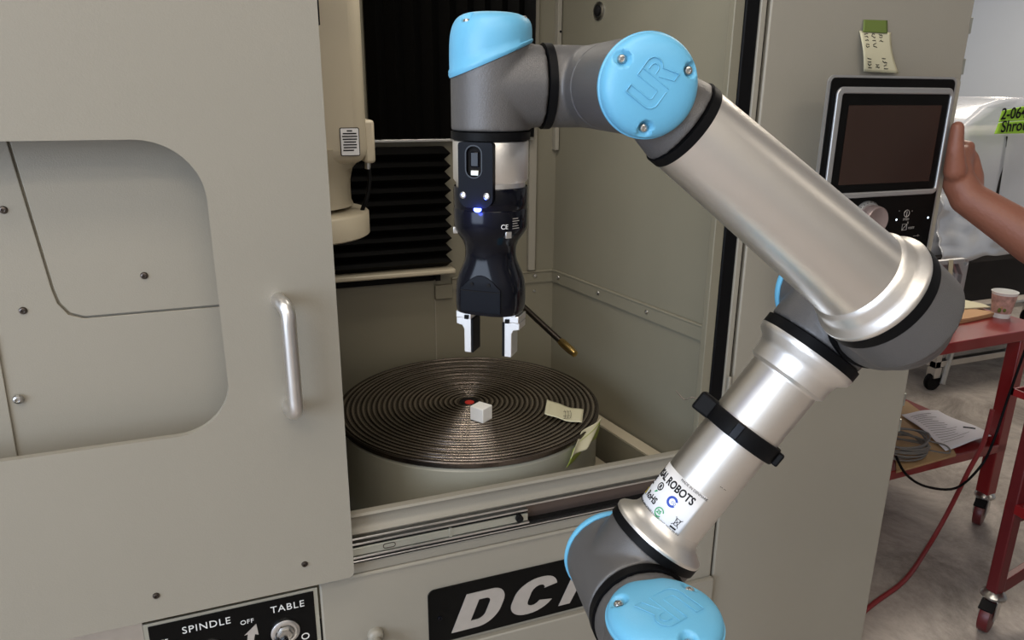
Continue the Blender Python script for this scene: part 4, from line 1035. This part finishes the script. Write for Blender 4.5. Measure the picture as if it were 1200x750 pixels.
def fuse(name, b, m, vox, it, parent):
    o = b.build(name, m, parent); md = o.modifiers.new('r', 'REMESH'); md.mode = 'VOXEL'; md.voxel_size = vox; md.use_smooth_shade = True
    md = o.modifiers.new('s', 'SMOOTH'); md.factor = .5; md.iterations = it
    return o


wr = P(1134, 232, y=1.07); el = P(1268, 318, y=.90); sh = V((1.84, .72, 1.43))
b = MB()
chain(b, [wr, wr.lerp(el, .3), wr.lerp(el, .62), el, el.lerp(sh, .5), sh], [.0335, .039, .046, .043, .048, .055])
chain(b, [wr, P(1124, 214, y=1.088), P(1122, 196, y=1.098), P(1127, 181, y=1.112)], [.032, .031, .026, .018])
chain(b, [wr, P(1138, 208, y=1.10), P(1136, 186, y=1.115)], [.028, .0235, .018])
chain(b, [P(1119, 200, y=1.082), P(1119.5, 177, y=1.08), P(1120.5, 163, y=1.082), P(1122, 149.5, y=1.084)], [.0215, .0160, .0142, .0128])
for i in range(4):
    k0 = P(1135 - i * .5, 172 + i * 11.5, y=1.118); k1 = P(1126 - i, 169 + i * 12, y=1.142)
    k2 = k1 + V((-.030, .008, .004 - .002 * i)); k3 = k2 + V((-.024 + .003 * abs(i - 1), .0, -.001))
    chain(b, [P(1127, 195, y=1.10), k0, k1, k2, k3], [.020, .0125, .0105, .0090, .0082], 16)
hip = V((1.98, .60, .95)); nk = V((1.97, .61, 1.50)); hd = V((1.955, .625, 1.66))
# torso, other arm, neck and head, legs
b.sphere(V((1.98, .60, 1.30)), .15, (1.15, .75, 1.35)); b.sphere(V((1.98, .60, 1.06)), .145, (1.1, .78, 1.1))
fwd = V((-.72, .55, 0)).normalized(); sd = V((fwd.y, -fwd.x, 0))
shl = V((1.98, .60, 1.43)) - (sh - V((1.98, .60, 1.43))); shl = V((2.12, .46, 1.43))
chain(b, [sh, V((1.93, .65, 1.45)), V((1.98, .6, 1.45)), shl], [.055, .07, .075, .055])
chain(b, [shl, shl + V((.05, -.03, -.29)), shl + V((-.02, .06, -.54)), shl + V((-.04, .09, -.62))], [.052, .043, .030, .034])
for k in range(4): chain(b, [shl + V((-.04, .09, -.62)), shl + V((-.055 + k * .014, .10 - k * .012, -.70 + abs(k - 1.5) * .005)), shl + V((-.062 + k * .012, .115 - k * .012, -.735))], [.018, .0095, .008], 12)
chain(b, [shl + V((-.03, .08, -.58)), shl + V((-.075, .09, -.63)), shl + V((-.085, .10, -.665))], [.015, .011, .009], 12)
chain(b, [nk + V((0, 0, -.06)), nk + V((0, 0, .06))], [.062, .056])
b.sphere(hd, .085, (.92, .98, 1.28)); b.sphere(hd + fwd * .022 + V((0, 0, -.055)), .058, (1, 1, 1))
chain(b, [hd + fwd * .080 + V((0, 0, .022)), hd + fwd * .103 + V((0, 0, -.015))], [.008, .013], 12)
for k in (-1, 1):
    b.sphere(hd + sd * .080 * k + V((0, 0, -.005)), .022, (.5, .8, 1.3), 14)
    lg = V((1.98, .60, .93)) + sd * .09 * k
    chain(b, [lg, lg + V((0, 0, -.40)) + fwd * .02, lg + V((0, 0, -.83))], [.088, .056, .042])
fuse('body', b, 'skin', .0042, 5, PE)
b = MB()
for k in (-1, 1): b.sphere(hd + fwd * .081 + sd * .031 * k + V((0, 0, .020)), .0115, seg=14)
b.build('eyes', 'white_paint', PE)
b = MB()
for k in (-1, 1): b.sphere(hd + fwd * .0895 + sd * .031 * k + V((0, 0, .020)), .0050, seg=10)
b.build('pupils', 'ink', PE)
b = MB(); b.tube([hd + fwd * .077 + sd * a_ + V((0, 0, -.052)) + fwd * (.008 - 12 * a_ * a_) for a_ in (-.024, -.012, 0, .012, .024)], .004, seg=8); b.build('mouth', 'thumb_nail', PE)
b = MB(); b.sphere(hd - fwd * .016 + V((0, 0, .030)), .088, (1.0, 1.04, 1.12)); fuse('hair', b, 'hair', .006, 4, PE)
b = MB(); b.sphere(V((1.98, .60, 1.30)), .168, (1.15, .78, 1.32)); b.sphere(V((1.98, .60, 1.03)), .165, (1.1, .8, 1.05))
chain(b, [sh.lerp(el, .45), sh, V((1.93, .65, 1.44)), V((1.98, .6, 1.45)), shl, shl + V((.022, -.014, -.15))], [.066, .070, .082, .085, .068, .064])
fuse('shirt', b, 'shirt', .007, 5, PE)
b = MB(); b.sphere(V((1.98, .60, .97)), .158, (1.1, .82, .8))
for k in (-1, 1):
    lg = V((1.98, .60, .93)) + sd * .09 * k
    chain(b, [lg, lg + V((0, 0, -.42)) + fwd * .02, lg + V((0, 0, -.84))], [.102, .078, .066])
fuse('trousers', b, 'trousers', .008, 4, PE)
for k in (-1, 1):
    lg = V((1.98, .60, .045)) + sd * .09 * k
    b = MB(); chain(b, [lg - fwd * .05, lg + fwd * .08, lg + fwd * .15], [.045, .045, .038]); fuse('shoe', b, 'black_rubber', .006, 4, PE)
